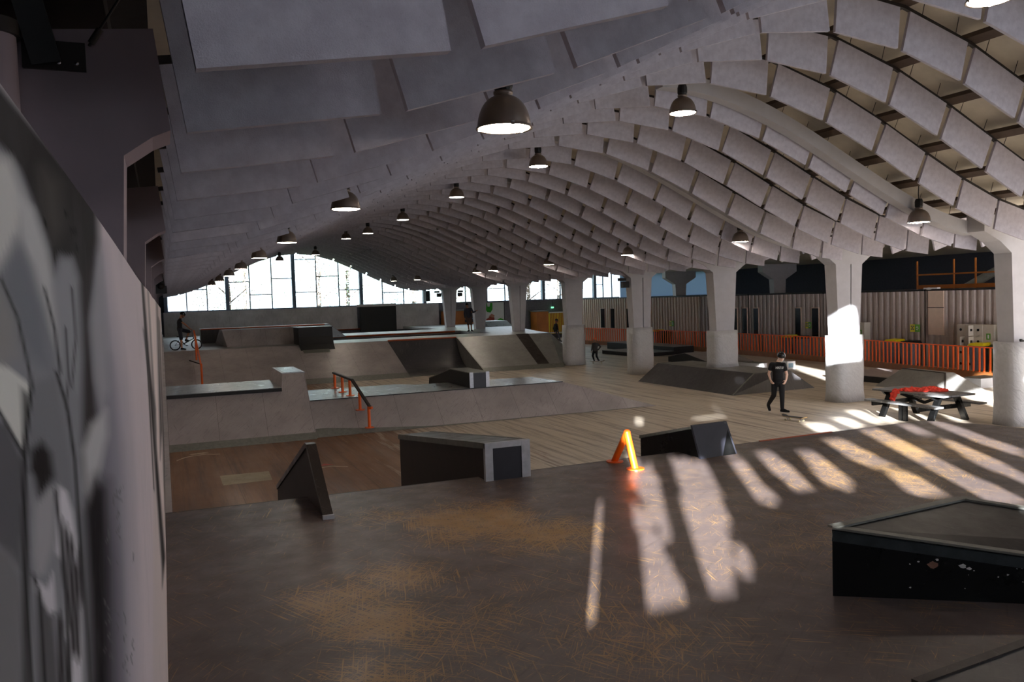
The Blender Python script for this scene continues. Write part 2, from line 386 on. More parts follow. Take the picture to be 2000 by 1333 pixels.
# unseen wall added behind the camera, holes cut to shape the sun streaks
SUNHOLES = [
[[-1.12, 3.77], [-1.02, 3.72], [-1.05, 3.42], [-1.03, 3.21], [-1.07, 3.22], [-1.09, 3.42]],
[[-0.76, 3.72], [-0.63, 3.63], [-0.55, 3.41], [-0.48, 3.23], [-0.61, 3.21], [-0.73, 3.21], [-0.73, 3.43]],
[[-0.77, 3.95], [-0.54, 4.01], [-0.47, 3.79], [-0.48, 3.47], [-0.54, 3.47], [-0.65, 3.67]],
[[-0.29, 4.05], [0.06, 3.97], [0.07, 3.73], [0.04, 3.53], [-0.04, 3.45], [-0.1, 3.29], [-0.19, 3.23], [-0.31, 3.23], [-0.32, 3.43], [-0.3, 3.7]],
[[-0.03, 3.4], [0.04, 3.39], [0.03, 3.31], [-0.05, 3.25], [-0.11, 3.25]],
[[0.35, 3.95], [0.51, 3.96], [0.52, 3.75], [0.56, 3.58], [0.46, 3.56], [0.38, 3.57], [0.38, 3.74]],
[[0.73, 4.0], [0.89, 3.99], [0.95, 3.82], [0.95, 3.64], [0.77, 3.62], [0.74, 3.75]],
[[1.21, 3.92], [1.38, 3.93], [1.39, 3.77], [1.41, 3.61], [1.2, 3.59], [1.11, 3.64]],
[[1.7, 4.01], [1.93, 4.02], [1.98, 3.86], [2.03, 3.71], [1.78, 3.7], [1.69, 3.81]],
[[2.31, 4.08], [2.58, 4.11], [2.6, 3.79], [2.63, 3.36], [2.5, 3.32], [2.34, 3.35], [2.33, 3.51], [2.32, 3.8]],
[[1.87, 3.69], [2.05, 3.66], [2.08, 3.54], [2.06, 3.44], [1.84, 3.46], [1.76, 3.51]],
[[2.91, 4.12], [3.14, 4.11], [3.1, 3.94], [2.93, 3.93]],
[[3.07, 3.88], [3.18, 3.85], [3.13, 3.5], [2.95, 3.38], [2.92, 3.44], [2.88, 3.63]],
[[3.43, 4.13], [3.6, 4.07], [3.68, 3.67], [3.48, 3.61], [3.38, 3.81]],
[[8.71, 8.09], [9.62, 7.05], [8.53, 6.36], [8.34, 7.45]],
[[7.53, 4.87], [7.76, 4.87], [7.85, 4.4], [7.23, 4.32]],
[[6.73, 4.86], [7.2, 4.84], [7.22, 4.4], [6.81, 4.36]],
[[5.88, 4.68], [6.35, 4.67], [6.44, 4.38], [6.02, 4.34]],
[[4.81, 4.62], [5.49, 4.54], [5.5, 4.28], [4.86, 4.29]],
[[8.34, 4.48], [8.77, 4.47], [8.66, 4.3], [8.25, 4.31]],
[[9.52, 4.48], [9.63, 4.34], [9.49, 4.07], [9.24, 4.15]],
[[12.78, 5.14], [13.44, 5.14], [13.11, 4.88], [12.59, 4.46], [11.64, 4.17], [11.65, 4.51], [11.75, 4.97]],
[[13.84, 5.15], [14.86, 5.11], [12.9, 4.52], [13.35, 4.88]],
[[14.84, 5.96], [15.32, 5.3], [14.92, 5.17], [14.72, 5.85]],
[[11.32, 7.11], [11.59, 6.76], [11.23, 6.58], [10.87, 6.87]],
[[0.71, 6.73], [1.09, 6.68], [1.01, 6.43], [0.69, 6.5]],
[[-0.55, 5.89], [-0.09, 5.84], [-0.16, 5.19], [-0.55, 5.23]],
[[6.51, 8.27], [7.08, 8.38], [7.19, 8.57], [7.46, 8.53], [7.75, 8.3], [7.94, 6.58], [7.26, 6.57], [6.48, 6.57]],
[[3.31, 6.99], [4.15, 6.87], [4.08, 6.64], [3.7, 6.51], [3.36, 6.66]],
[[2.59, 6.74], [3.09, 6.83], [3.08, 6.55], [2.72, 6.55]],
[[12.75, 5.85], [11.18, 4.92], [10.68, 4.93], [11.26, 5.35]],
[[8.45, 4.97], [8.78, 4.95], [8.74, 4.29], [8.38, 4.32]],
[[5.71, 8.45], [6.84, 8.06], [6.84, 7.76], [5.75, 8.12]],
[[-0.79, 4.33], [-0.74, 4.32], [-0.63, 3.98], [-0.7, 3.95], [-0.77, 4.16]],
[[0.38, 4.14], [0.46, 4.15], [0.5, 3.97], [0.37, 3.97]],
]
def inside(px, py, poly):
    r = np.zeros(px.shape, bool); n = len(poly)
    for i in range(n):
        x1, y1 = poly[i]; x2, y2 = poly[(i + 1) % n]
        if y1 == y2: continue
        c = ((y1 > py) != (y2 > py)) & (px < (x2 - x1) * (py - y1) / (y2 - y1) + x1); r ^= c
    return r
gx = np.arange(-1.8, 16.2, .04); gz = np.arange(2.9, 8.8, .04)
GX, GZ = np.meshgrid(gx[:-1] + .02, gz[:-1] + .02, indexing='ij')
solid = np.ones(GX.shape, bool)
solid &= ~((GX > 12) & (GZ < 3.9))  # wide opening added so sun bounces up off the unseen right floor
for p in SUNHOLES: solid &= ~inside(GX, GZ, p)
FILL_PANES = [(1.6, 2.6, 5.2, 5.7)]
for (a, c, d, e) in FILL_PANES: solid &= ~((GX > a) & (GX < c) & (GZ > d) & (GZ < e))
b = MB(); nz = len(gz)
b.v = [(float(x), -1.5, float(z)) for x in gx for z in gz]
ii, jj = np.nonzero(solid); o = ii * nz + jj
b.f = [(int(k), int(k + nz), int(k + nz + 1), int(k + 1)) for k in o]; b.sm = [False] * len(b.f); b.mi = [0] * len(b.f)
xe, ze = float(gx[-1]), float(gz[-1])
b.add([(-6, -1.5, 0), (42, -1.5, 0), (42, -1.5, 2.9), (-6, -1.5, 2.9)], [(0, 1, 2, 3)]) if False else None
def rect(x0, x1, z0, z1): b.add([(x0, -1.5, z0), (x1, -1.5, z0), (x1, -1.5, z1), (x0, -1.5, z1)], [(0, 1, 2, 3)])
rect(-6, 12, 0, 2.9); rect(12, 31, 0, .9); rect(-6, -1.8, 2.9, ze); rect(-6, xe, ze, 9); rect(xe, 19, 3.9, 6.2); rect(19, 31, 3.9, 4.0); rect(xe, 49, 6.2, 9); rect(31, 49, 0, 6.2)
b.build('wall_near', M['wall_dark'], kind='structure')
b = MB()
for (a, c, d, e) in FILL_PANES: b.add([(a, -1.48, d), (c, -1.48, d), (c, -1.48, e), (a, -1.48, e)], [(0, 1, 2, 3)])
b.build('window_1', M['frost'], kind='structure')  # added translucent pane, a soft fill from behind the camera
b = MB(); b.add([(19, -1.5, 4), (31, -1.5, 4), (31, -1.5, 6.2), (19, -1.5, 6.2)], [(0, 1, 2, 3)]); b.build('window_2', M['frost'], kind='structure')  # added translucent panel, unseen, brightens the right side softly

# far glazing: posts, frames and panes
posts = [.3, 4.6, 9.5, 14.75, 20.0, 25.4, 30.8, 35.9]
hz = {0: [(1, 5.0)], 1: [(0, 5.5), (1, 4.5), (2, 5.7)], 2: [(0, 4.6), (0, 7.15), (1, 5.8), (2, 4.7)], 3: [(1, 4.4)], 4: [], 5: [(0, 4.5)], 6: [(1, 4.6)], 7: [(0, 4.6)]}
for i, x0 in enumerate(posts):
    x1 = posts[i + 1] if i + 1 < len(posts) else 38.6
    top = lambda x: prof2(x) + 1.04
    wn = bpy.data.objects.new('window_%d' % (i + 3), None); COL.objects.link(wn); wn['kind'] = 'structure'
    m = MB(); m.box(x0 - .13, x0 + .13, 65.75, 66.1, 3.36, top(x0)); m.box(x0 + .13, x1 - .13, 65.9, 66.05, 3.36, 3.44); m.build('window_post', M['mullion'], wn)
    m = MB(); st = (x1 - x0) / 3
    for k in (1, 2): m.box(x0 + k * st - .04, x0 + k * st + .04, 65.9, 66.02, 3.4, top(x0 + k * st))
    for (k, z) in hz[i]: m.box(x0 + k * st, x0 + (k + 1) * st, 65.9, 66.02, z - .035, z + .035)
    m.build('window_frame', M['mullion'], wn)
    xx = np.linspace(x0 + .13, x1 - .13, 9); m = MB()
    m.prism([(x0 + .13, 65.95, 3.4), (x1 - .13, 65.95, 3.4)] + [(float(x), 65.95, top(x)) for x in xx[::-1]], [(x0 + .13, 65.96, 3.4), (x1 - .13, 65.96, 3.4)] + [(float(x), 65.96, top(x)) for x in xx[::-1]])
    m.build('window_pane', M['glass'], wn)

# ------------------------------------------------------------------ left wall with mural, panel by panel along the deck
WX = -.055
def mural_mesh():
    Ys = [.27]
    while Ys[-1] < 60: Ys.append(Ys[-1] * 1.022)
    Ys = np.array(Ys); NR = 190
    P = np.zeros((len(Ys), NR, 3))
    for i, y in enumerate(Ys):
        top = 3.69 + .004 * math.sin(y * 1.7)
        bot = 0.0 if y > 7.3 else 1.9
        lo = max(bot, CAMZ - .55 * y)
        z = np.linspace(top, lo, NR - 1)
        P[i, :, 0] = WX; P[i, :, 1] = y; P[i, :-1, 2] = z; P[i, -1, 2] = bot
    # mural coordinates: how far along the wall (a) and how high (b), as the painter stretched them
    V = P - np.array([0, 0, CAMZ]); d = V @ np.array(_f)
    a = 1000 + 1620 * (V @ np.array(R_)) / d; c = 666.5 - 1620 * (V @ np.array(U_)) / d
    return Ys, NR, P, a, c
def paint(a, c):
    g = lambda r, gg=None, bb=None: np.array(sr(*[min(240, q * 1.22) for q in (r, gg if gg is not None else r, bb if bb is not None else r)])[:3])
    C = np.zeros(a.shape + (3,)); C[:] = g(196, 184, 186)
    def lay(poly, col, soft=6, al=1.0):
        ins = inside(a, c, poly); dist = np.full(a.shape, 1e9); n = len(poly)
        for i in range(n):
            x1, y1 = poly[i]; x2, y2 = poly[(i + 1) % n]; dx, dy = x2 - x1, y2 - y1; L = dx * dx + dy * dy + 1e-9
            t = np.clip(((a - x1) * dx + (c - y1) * dy) / L, 0, 1)
            dist = np.minimum(dist, np.hypot(a - x1 - t * dx, c - y1 - t * dy))
        sd = np.where(ins, dist, -dist); m = np.clip(sd / soft * .5 + .5, 0, 1) * al
        C[:] = C * (1 - m[..., None]) + col * m[..., None]
    G = 1500
    # grey field left of the light panel
    lay([(-90, 50), (190, 405), (196, 520), (214, 700), (222, 860), (205, 1000), (210, G), (-90, G)], g(128, 128, 132), 10)
    lay([(196, 480), (206, 560), (240, 760), (252, 900), (258, 1100), (268, G), (200, G), (195, 900)], g(150, 146, 154), 22)
    lay([(205, 700), (222, 850), (230, 1050), (240, G), (196, G), (190, 1000)], g(104, 100, 110), 22, .8)
    # dark band under the top edge
    lay([(-90, 60), (190, 400), (192, 470), (186, 520), (176, 565), (168, 620), (158, 560), (140, 505), (118, 500), (104, 540), (92, 470), (66, 400), (38, 330), (20, 305), (-90, 200)], g(46, 43, 43), 9)
    lay([(82, 330), (112, 360), (120, 440), (104, 470), (88, 420)], g(84, 80, 76), 22, .7)
    # pale sweeping petals
    lay([(-60, 290), (20, 312), (34, 350), (52, 400), (30, 480), (0, 520), (-60, 560)], g(186, 184, 180), 14)
    lay([(36, 385), (66, 408), (92, 490), (106, 560), (122, 640), (118, 700), (96, 640), (70, 560), (44, 470)], g(176, 175, 174), 10)
    lay([(30, 470), (60, 520), (86, 610), (96, 720), (60, 700), (20, 620), (0, 560)], g(112, 114, 120), 16)
    lay([(0, 560), (30, 620), (34, 690), (0, 720), (-60, 700)], g(134, 132, 130), 16)
    lay([(104, 560), (118, 512), (140, 508), (154, 560), (160, 700), (150, 760), (126, 760), (112, 690)], g(140, 140, 144), 12)
    lay([(156, 560), (176, 500), (182, 560), (176, 640), (186, 760), (196, 860), (176, 1000), (160, 900), (162, 700)], g(54, 49, 50), 9)
    lay([(178, 620), (196, 500), (206, 640), (214, 760), (200, 800), (186, 740)], g(150, 148, 152), 10)
    # white block and eye
    lay([(-60, 690), (20, 720), (60, 752), (52, 820), (46, 884), (10, 820), (-60, 740)], g(200, 196, 190), 5)
    lay([(62, 752), (110, 730), (140, 900), (150, 1060), (130, 1000), (70, 900), (48, 890)], g(116, 116, 120), 10)
    lay([(-60, 800), (14, 830), (44, 900), (48, 1000), (40, 1110), (-60, 1010)], g(88, 87, 90), 8)
    lay([(-60, 1040), (20, 1080), (44, 1130), (44, G), (-60, G)], g(112, 110, 112), 14)
    lay([(42, 760), (56, 770), (50, 900), (56, 1000), (58, 1150), (66, G), (44, G), (42, 1100), (46, 960)], g(48, 45, 46), 6, .85)
    lay([(60, 880), (82, 862), (100, 886), (106, 930), (90, 960), (78, 985), (66, 930), (58, 920)], g(34, 30, 31), 9)
    lay([(70, 985), (96, 955), (108, 950), (104, 1060), (88, 1120), (72, 1125), (66, 1080)], g(150, 148, 150), 8)
    lay([(116, 950), (130, 960), (142, 1000), (150, 1060), (158, 1180), (166, G), (140, G), (126, 1100), (110, 1080)], g(196, 192, 196), 6)
    for (x, y0, y1, wd) in ((122, 1010, 1150, 4), (131, 1020, 1240, 4), (140, 1040, 1290, 5), (149, 1090, 1300, 5), (156, 1060, 1190, 4), (118, 1190, G, 6), (133, 1240, G, 6)):
        lay([(x - wd, y0 + 20), (x, y0), (x + wd, y0 + 30), (x + wd + 3, y1 - 20), (x + 3, y1), (x - wd + 2, y1 - 40)], g(40, 36, 38), 4)
    lay([(70, 1160), (84, 1150), (100, 1180), (112, 1290), (116, G), (76, G)], g(86, 84, 86), 7)
    lay([(68, 1130), (80, 1140), (92, 1150), (104, 1120), (110, 1190), (96, 1200), (76, 1160)], g(188, 184, 188), 5)
    lay([(162, 880), (178, 830), (208, 800), (210, 850), (192, 930), (178, 980), (168, 960)], g(176, 174, 174), 10)
    lay([(166, 1010), (188, 930), (212, 940), (226, 1100), (236, G), (184, G), (174, 1150)], g(62, 58, 64), 20, .9)
    lay([(168, 1000), (186, 940), (204, 960), (208, 1100), (212, G), (186, G), (176, 1150)], g(30, 27, 30), 10)
    def stroke(pts, wd, col, soft=3):
        up_ = [(x - wd / 2, y) for x, y in pts]; lay(up_ + [(x + wd / 2, y) for x, y in pts[::-1]], g(col), soft)
    stroke([(110, 726), (132, 800), (146, 900), (153, 1000), (162, 1120), (172, 1250), (180, 1400)], 6, 40)
    stroke([(62, 750), (54, 820), (47, 900), (47, 1000), (51, 1150), (64, 1400)], 8, 34)
    stroke([(-20, 770), (14, 832), (46, 890)], 7, 40); stroke([(0, 540), (34, 620), (52, 700), (62, 750)], 6, 60)
    stroke([(86, 560), (106, 640), (118, 730)], 5, 48); stroke([(128, 640), (134, 740), (128, 800)], 4, 60); stroke([(140, 560), (148, 660), (140, 760)], 4, 70)
    stroke([(108, 960), (118, 1040), (130, 1180), (140, 1400)], 6, 46); stroke([(64, 1120), (78, 1160), (84, 1260), (92, 1400)], 6, 34)
    for (x, y) in ((150, 480), (128, 412), (88, 430), (140, 446), (146, 446)): stroke([(x, y), (x + 1, y + 10)], 5, 18, 2)
    rr = random.Random(5)
    for q in range(26):
        x = rr.uniform(206, 262); y = rr.uniform(900, 1300); stroke([(x, y), (x + rr.uniform(-8, 8), y + rr.uniform(4, 12)), (x + rr.uniform(-10, 10), y + rr.uniform(14, 24))], 1.6, 96, 1)
    # second panel: dark drips on pale ground
    lay([(274, 500), (330, 585), (334, G), (298, G), (300, 1000), (290, 760)], g(192, 180, 178), 3)
    for (x0, x1, y0, x2, x3, y1, k) in ((274.5, 279, 525, 316, 323, 1150, 44), (279, 282, 640, 300, 304, 860, 60), (288, 290, 560, 303, 306, 900, 90), (304, 307, 560, 312, 317, 900, 70), (309, 312, 620, 321, 325, 1000, 58), (316, 317.5, 650, 323, 326, 1050, 90), (321, 322.5, 640, 328, 330, 1000, 96)):
        lay([(x0, y0), (x1, y0 + 8), (x3, y1 - 60), (x2 + 1, y1), (x2, y1 - 40)], g(k, k - 3, k - 2), 2.2)
    lay([(274, 522), (276, 525), (290, 720), (302, 960), (300, 960), (288, 740)], g(60, 56, 56), 1.2)
    return C
Ys, NR, P, A, Cc = mural_mesh(); colr = paint(A, Cc)
b = MB(); b.v = [tuple(map(float, p)) for p in P.reshape(-1, 3)]
b.f = [(i * NR + j, i * NR + j + 1, (i + 1) * NR + j + 1, (i + 1) * NR + j) for i in range(len(Ys) - 1) for j in range(NR - 1)]
b.sm = [False] * len(b.f); b.mi = [0] * len(b.f)
nfront = len(b.v)
b.add([(WX, .27, 1.9), (WX, .27, 3.69), (-.13, .27, 3.69), (-.13, .27, 1.9), (WX, 60, 0), (WX, 60, 3.69), (-.13, 60, 3.69), (-.13, 60, 0)], [(0, 1, 2, 3), (1, 5, 6, 2), (3, 2, 6, 7), (4, 7, 6, 5)])
wl = b.build('wall_left', M['mural'], kind='structure')
at = wl.data.color_attributes.new('paint', 'FLOAT_COLOR', 'POINT')
buf = np.ones((len(b.v), 4), np.float32); buf[:nfront, :3] = colr.reshape(-1, 3); buf[nfront:, :3] = .45
at.data.foreach_set('color', buf.ravel())
b = MB(); b.box(-.13, -.002, 7.34, 60, 0, 1.93); b.build('baseboard_left', M['board_white'], kind='structure')

# ------------------------------------------------------------------ roof members
GAPX = [.08, 1.18, 2.2, 3.25, 4.33, 5.55, 6.85, 8.25, 9.65, 11.05, 12.45, 13.75, 14.97, 16.1, 17.28, 18.4, 19.3]
ARC = [(x, prof(x)) for x in GAPX]
BH = .66
LEN = [math.dist(ARC[k], ARC[k + 1]) - (.15 if k <= 4 else .11 if k <= 10 else .13) for k in range(16)]
BM_ = []
for k in range(16):
    m = MB(); m.box(-LEN[k] / 2, LEN[k] / 2, -.025, .025, 0, BH); BM_.append(m.mesh('acoustic_baffle', M['baffle']))
_w = MB(); _w.tube([(0, 0, 0), (0, 0, .4)], .006, 6); WIRE = _w.mesh('hanger_wire', M['dark_steel'])
ROWS = [3.18, 4.32, 5.6, 7.05, 8.5, 9.95, 11.5, 13.07, 15.0, 16.45, 18.0, 19.55, 21.4] + [23.1 + 1.55 * i for i in range(28)]
cand = []
for j, y in enumerate(ROWS):
    for k in range(16):
        (x0, z0), (x1, z1) = ARC[k], ARC[k + 1]
        cx, cz = (x0 + x1) / 2, (z0 + z1) / 2; ang = math.atan2(z1 - z0, x1 - x0)
        nx, nz = -math.sin(ang), math.cos(ang)
        q = [proj((cx + nx * h + math.cos(ang) * l, y, cz + nz * h + math.sin(ang) * l)) for h in (0, BH) for l in (-.6, 0, .6)]
        vis = any(0 <= p[0] <= 2000 and 0 <= p[1] <= 1333 for p in q)
        cand.append((-q[0][2] + (0 if vis else -1000), j, k, cx, cz, y, ang))
order = sorted(cand, reverse=True); single = set((c[1], c[2]) for c in order[:300])
rest = MB(); first = True
for (_, j, k, cx, cz, y, ang) in cand:
    jit = random.uniform(-.008, .008)
    if (j, k) in single:
        o = bpy.data.objects.new('acoustic_baffle', BM_[k]); COL.objects.link(o)
        o.location = (cx, y, cz); o.rotation_euler = (random.uniform(-.02, .02), -ang + jit, 0)
        tag(o, 'pale grey ceiling baffle, %s hanging row from the camera, %s from the left' % (ORD[j], ORD[k]), 'ceiling baffle', 'acoustic baffles under the vault')
        if k >= 9 and j <= 11:
            for wx in (-.38, .38):
                h = bpy.data.objects.new('hanger_wire', WIRE); COL.objects.link(h); h.parent = o; h.location = (wx * LEN[k] / 1.3, 0, BH)
    else:
        rest.obox((cx - math.sin(ang) * BH / 2, y, cz + math.cos(ang) * BH / 2), (math.cos(ang), 0, math.sin(ang)), (0, 1, 0), (-math.sin(ang), 0, math.cos(ang)), LEN[k] / 2, .025, BH / 2)
o = rest.build('distant_baffles', M['baffle'], kind='stuff'); tag(o, 'distant pale grey ceiling baffles towards the far end of the vault', 'ceiling baffles')
rest = MB()
for j, y in enumerate(ROWS):
    for k in range(1, 6):
        (x0, z0), (x1, z1) = ARC[k], ARC[k + 1]; x0 += 20.1; x1 += 20.1
        ang = math.atan2(z1 - z0, x1 - x0); cx, cz = (x0 + x1) / 2, (z0 + z1) / 2
        rest.obox((cx - math.sin(ang) * BH / 2, y, cz + math.cos(ang) * BH / 2), (math.cos(ang), 0, math.sin(ang)), (0, 1, 0), (-math.sin(ang), 0, math.cos(ang)), LEN[k] / 2, .025, BH / 2)
o = rest.build('side_hall_baffles', M['baffle'], kind='stuff'); tag(o, 'dim ceiling baffles in the side hall beyond the right columns', 'ceiling baffles')
tn = 1
for y in ROWS:                                                   # dark cable rail above each row
    m = MB(); pts = []
    for (x, z) in ARC:
        s = -3.1 * .5 * math.sin(PI * max(-10, min(10, x - 9.65)) / 10) * PI / 10; l = math.hypot(1, s)
        pts.append(Vector((x - s / l * .69, y + .03, z + .70 / l)))
    for a, c in zip(pts[:-1], pts[1:]): m.bar(a, c, .05, .06, (0, 1, 0))
    m.build('trim_%d' % tn, M['dark_steel'], kind='structure'); tn += 1
for (x, z) in ARC[1:-1]:                                         # purlins along the hall
    s = -3.1 * .5 * math.sin(PI * (x - 9.65) / 10) * PI / 10; l = math.hypot(1, s); n = Vector((-s / l, 0, 1 / l)); t = Vector((1 / l, 0, s / l))
    m = MB(); m.obox(Vector((x, 32.3, z)) + n * .79, t, (0, 1, 0), n, .11, 33.7, .045); m.build('trim_%d' % tn, M['purlin'], kind='structure'); tn += 1
# hanger wires holding the baffles on the right, thin pairs
# ------------------------------------------------------------------ columns
LZ_ = 1.6
COLY = [14.36, 20.16, 26.4, 32.4, 39.0, 46.3, 53.0, 59.3]
cols = []
for i, y in enumerate(COLY):
    lab = ['pale column at the right edge of the picture behind the picnic table', 'sunlit pale column just left of the picnic table', 'pale column rising behind the long dark grind bank', 'grooved grey column right of the child on a skateboard',
           'grey padded column at the right end of the far bank', 'grooved grey column standing on the far deck, nearest of the three there', 'plain grey column on the far deck beside the standing skater', 'dark column with floodlights, farthest one on the far deck'][i]
    c = thing('concrete_column', lab, 'column', (19.92, y, 0), 0, 'columns on the right side')
    m = MB()
    zb = LZ_ if i >= 5 else (.7 if i == 2 else 0)
    def half(x0b, x1b, x0t, x1t): m.prism([(x0b, -.2, zb), (x1b, -.2, zb), (x1b, .2, zb), (x0b, .2, zb)], [(x0t, -.24, 4.33), (x1t, -.24, 4.33), (x1t, .24, 4.33), (x0t, .24, 4.33)])
    if i % 2: half(-.33, .03, -.54, .06); half(.06, .33, .10, .54); m.box(.02, .08, -.14, .14, zb, 4.33)
    else: half(-.33, .33, -.54, .54)
    m.build('shaft', M['concrete'], c)
    m = MB(); m.py([(-.54, 4.33), (.54, 4.33), (.95, 4.62), (1.5, 4.86), (1.5, 5.5), (-1.5, 5.5), (-1.5, 4.86), (-.95, 4.62)], -.24, .24); m.build('capital', M['concrete'], c)
    if i < 5:
        m = MB(); pts = []; n = 20; hp = 2.1
        for zi in range(8):
            z = zb + (hp - zb) * zi / 7; wv = 1 + (.04 if zi < 1 else 0) + .012 * math.sin(zi * 2.1 + i)
            for k in range(n):
                t = 2 * PI * k / n; e = 4.2
                q = (abs(math.cos(t)) ** e + abs(math.sin(t)) ** e) ** (-1 / e)
                pts.append((.56 * q * math.cos(t) * wv + .006 * math.sin(5 * t + zi), .40 * q * math.sin(t) * wv, z))
        fs = [(a * n + k, a * n + (k + 1) % n, (a + 1) * n + (k + 1) % n, (a + 1) * n + k) for a in range(7) for k in range(n)] + [tuple(range(7 * n, 8 * n)), tuple(range(n))[::-1]]
        m.add(pts, fs, True); p = m.build('protective_pad', M['vinyl'], c); p['label'] = 'wrinkled vinyl pad wrapped around the column foot'
        if i == 0:
            m = MB(); m.box(-.5, -.2, -.46, -.42, 2.13, 2.17); m.box(-.52, -.46, -.46, -.42, 2.14, 2.2); m.build('tie_strap', M['black'], c)
    cols.append(c)
for i, y in enumerate(COLY):                                     # arched ribs springing from the columns
    m = MB(); A = []; B = []
    xs = np.linspace(18.6, 9.65, 26)
    lo = [(float(x), prof(x) + .30) for x in xs]; hi = [(float(x), prof(x) + .62) for x in xs[::-1]]
    m.py(lo + hi, y + .22, y + .5); m.build('trim_%d' % tn, M['concrete'], kind='structure'); tn += 1
for (x, y, lab) in ((39.9, 58.5, 'dark column in the side hall seen above the beige container'), (39.9, 46.5, 'dark column in the side hall above the container left of the padded middle column')):
    c = thing('concrete_column', lab, 'column', (x, y, 0)); m = MB(); m.prism([(-.33, -.2, 0), (.33, -.2, 0), (.33, .2, 0), (-.33, .2, 0)], [(-.54, -.24, 4.33), (.54, -.24, 4.33), (.54, .24, 4.33), (-.54, .24, 4.33)]); m.build('shaft', M['concrete'], c)
    m = MB(); m.py([(-.54, 4.33), (.54, 4.33), (1.5, 4.86), (1.5, 5.4), (-1.5, 5.4), (-1.5, 4.86)], -.24, .24); m.build('capital', M['concrete'], c)
for i, y in enumerate([4.95, 10.9, 17.0, 23.1, 29.2, 35.3, 41.4, 47.5, 53.6, 59.7]):
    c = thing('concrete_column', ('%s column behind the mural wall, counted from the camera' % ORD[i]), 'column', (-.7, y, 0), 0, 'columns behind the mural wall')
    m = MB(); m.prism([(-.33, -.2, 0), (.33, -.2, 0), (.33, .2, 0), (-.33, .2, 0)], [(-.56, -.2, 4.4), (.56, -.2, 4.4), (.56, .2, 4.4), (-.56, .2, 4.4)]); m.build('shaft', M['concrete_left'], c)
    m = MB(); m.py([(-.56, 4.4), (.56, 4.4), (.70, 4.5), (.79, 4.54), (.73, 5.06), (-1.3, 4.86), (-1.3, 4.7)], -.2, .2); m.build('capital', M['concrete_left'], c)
    if i == 0:
        m = MB(); m.box(.13, .41, -.225, -.2, 4.81, 4.95); pl = m.build('steel_plate', M['dark_steel'], c)
        for k in (.29, .37): m = MB(); m.ell((k, -.228, 4.845), (.012, .006, .012), None, 8, 6); m.build('bolt', M['chrome'], pl)
        t = thing('drain_pipe', 'pale round downpipe in the top left corner beside the first column', 'pipe', (-.685, 4.62, 0))
        m = MB(); m.tube([(0, 0, 0), (0, 0, 4.93)], .11, 20); m.build('pipe', M['concrete_left'], t)
        m = MB(); m.tube([(0, 0, 4.92), (0, 0, 4.99)], .13, 20); m.build('collar', M['dark_steel'], t)
        t = thing('steel_strut', 'dark steel strut bolted to the first column in the top left corner', 'strut', (-.46, 4.69, 4.83))
        m = MB(); m.bar((0, 0, 0), (-.09, -.12, .42), .13, .10, (0, 1, 0)); m.build('beam', M['black'], t)
        t = thing('tension_rod', 'thin dark rod with turnbuckle running from the first column to the roof', 'rod', (-.27, 4.70, 4.93))
        m = MB(); m.tube([(0, 0, 0), (.17, -.03, .27)], .007, 8); m.build('rod', M['black'], t)
        m = MB(); m.tube([(.01, 0, .015), (.055, -.01, .085)], .018, 8); m.build('turnbuckle', M['dark_steel'], t)
b = MB(); b.box(-1.2, -.2, -1.4, 66, 5.2, 5.36); b.build('trim_%d' % tn, M['dark_steel'], kind='structure'); tn += 1

# ------------------------------------------------------------------ lamps
def make_lamp():
    t = thing('high_bay_lamp', 'x', 'lamp')
    m = MB(); pr = []
    for k in range(15):
        a = k / 14 * PI / 2; pr.append((.275 * math.cos(a) ** .8 if k < 14 else .09, .34 * math.sin(a)))
    pr = [(max(r, .085), z) for r, z in pr]
    m.lathe([(.262, .012), (.29, 0), (.29, .012)] + pr + [(.10, .35), (.10, .375), (.085, .38), (.0, .38)], n=36); sh = m.build('reflector', M['lamp_shell'], t)
    m = MB()
    for k in range(3):
        a = k * 2.1 + .4; m.box(.27 * math.cos(a) - .015, .27 * math.cos(a) + .025, .27 * math.sin(a) - .015, .27 * math.sin(a) + .015, -.005, .03)
    m.build('rim_clips', M['chrome'], sh)
    m = MB(); m.lathe([(0, .006), (.262, .006), (.262, .012), (0, .012)], n=36); m.build('lens', M['lens'], t)
    m = MB(); m.lathe([(0, .37), (.075, .37), (.1, .42), (.1, .53), (.085, .58), (.07, .6), (0, .6)], n=12, smooth=False)
    m.build('ballast', M['black'], t)
    m = MB(); m.tube([(0, 0, .6), (.01, 0, .72), (0, 0, .95)], .012, 8); m.build('cord', M['black'], t)
    return t
lampP = make_lamp(); usedl = [0]
rowsL = [('left side of the vault', [(2.18, 5.2, 4.737), (2.18, 10.4, 4.775), (2.18, 15.7, 4.75), (2.18, 20.4, 4.735), (2.18, 25.3, 4.70), (2.18, 29.9, 4.67), (2.18, 35.0, 4.65), (2.18, 40.5, 4.64)]),
         ('crown of the vault', [(9.65, 7.32, 7.1), (9.65, 13.9, 7.13), (9.65, 20.7, 7.16), (9.65, 27.5, 7.17), (9.65, 34.5, 7.08), (9.65, 41.0, 7.05), (9.65, 46.3, 7.2), (9.6, 56, 6.9), (7.2, 55.5, 6.5)]),
         ('right side of the vault', [(16.6, 14.42, 5.08), (16.6, 21.0, 5.12), (16.6, 27.8, 5.12), (16.6, 34.8, 5.1), (16.6, 41.8, 5.13), (16.6, 44.3, 5.12), (16.3, 55.2, 5.07), (15.9, 60, 5.15)])]
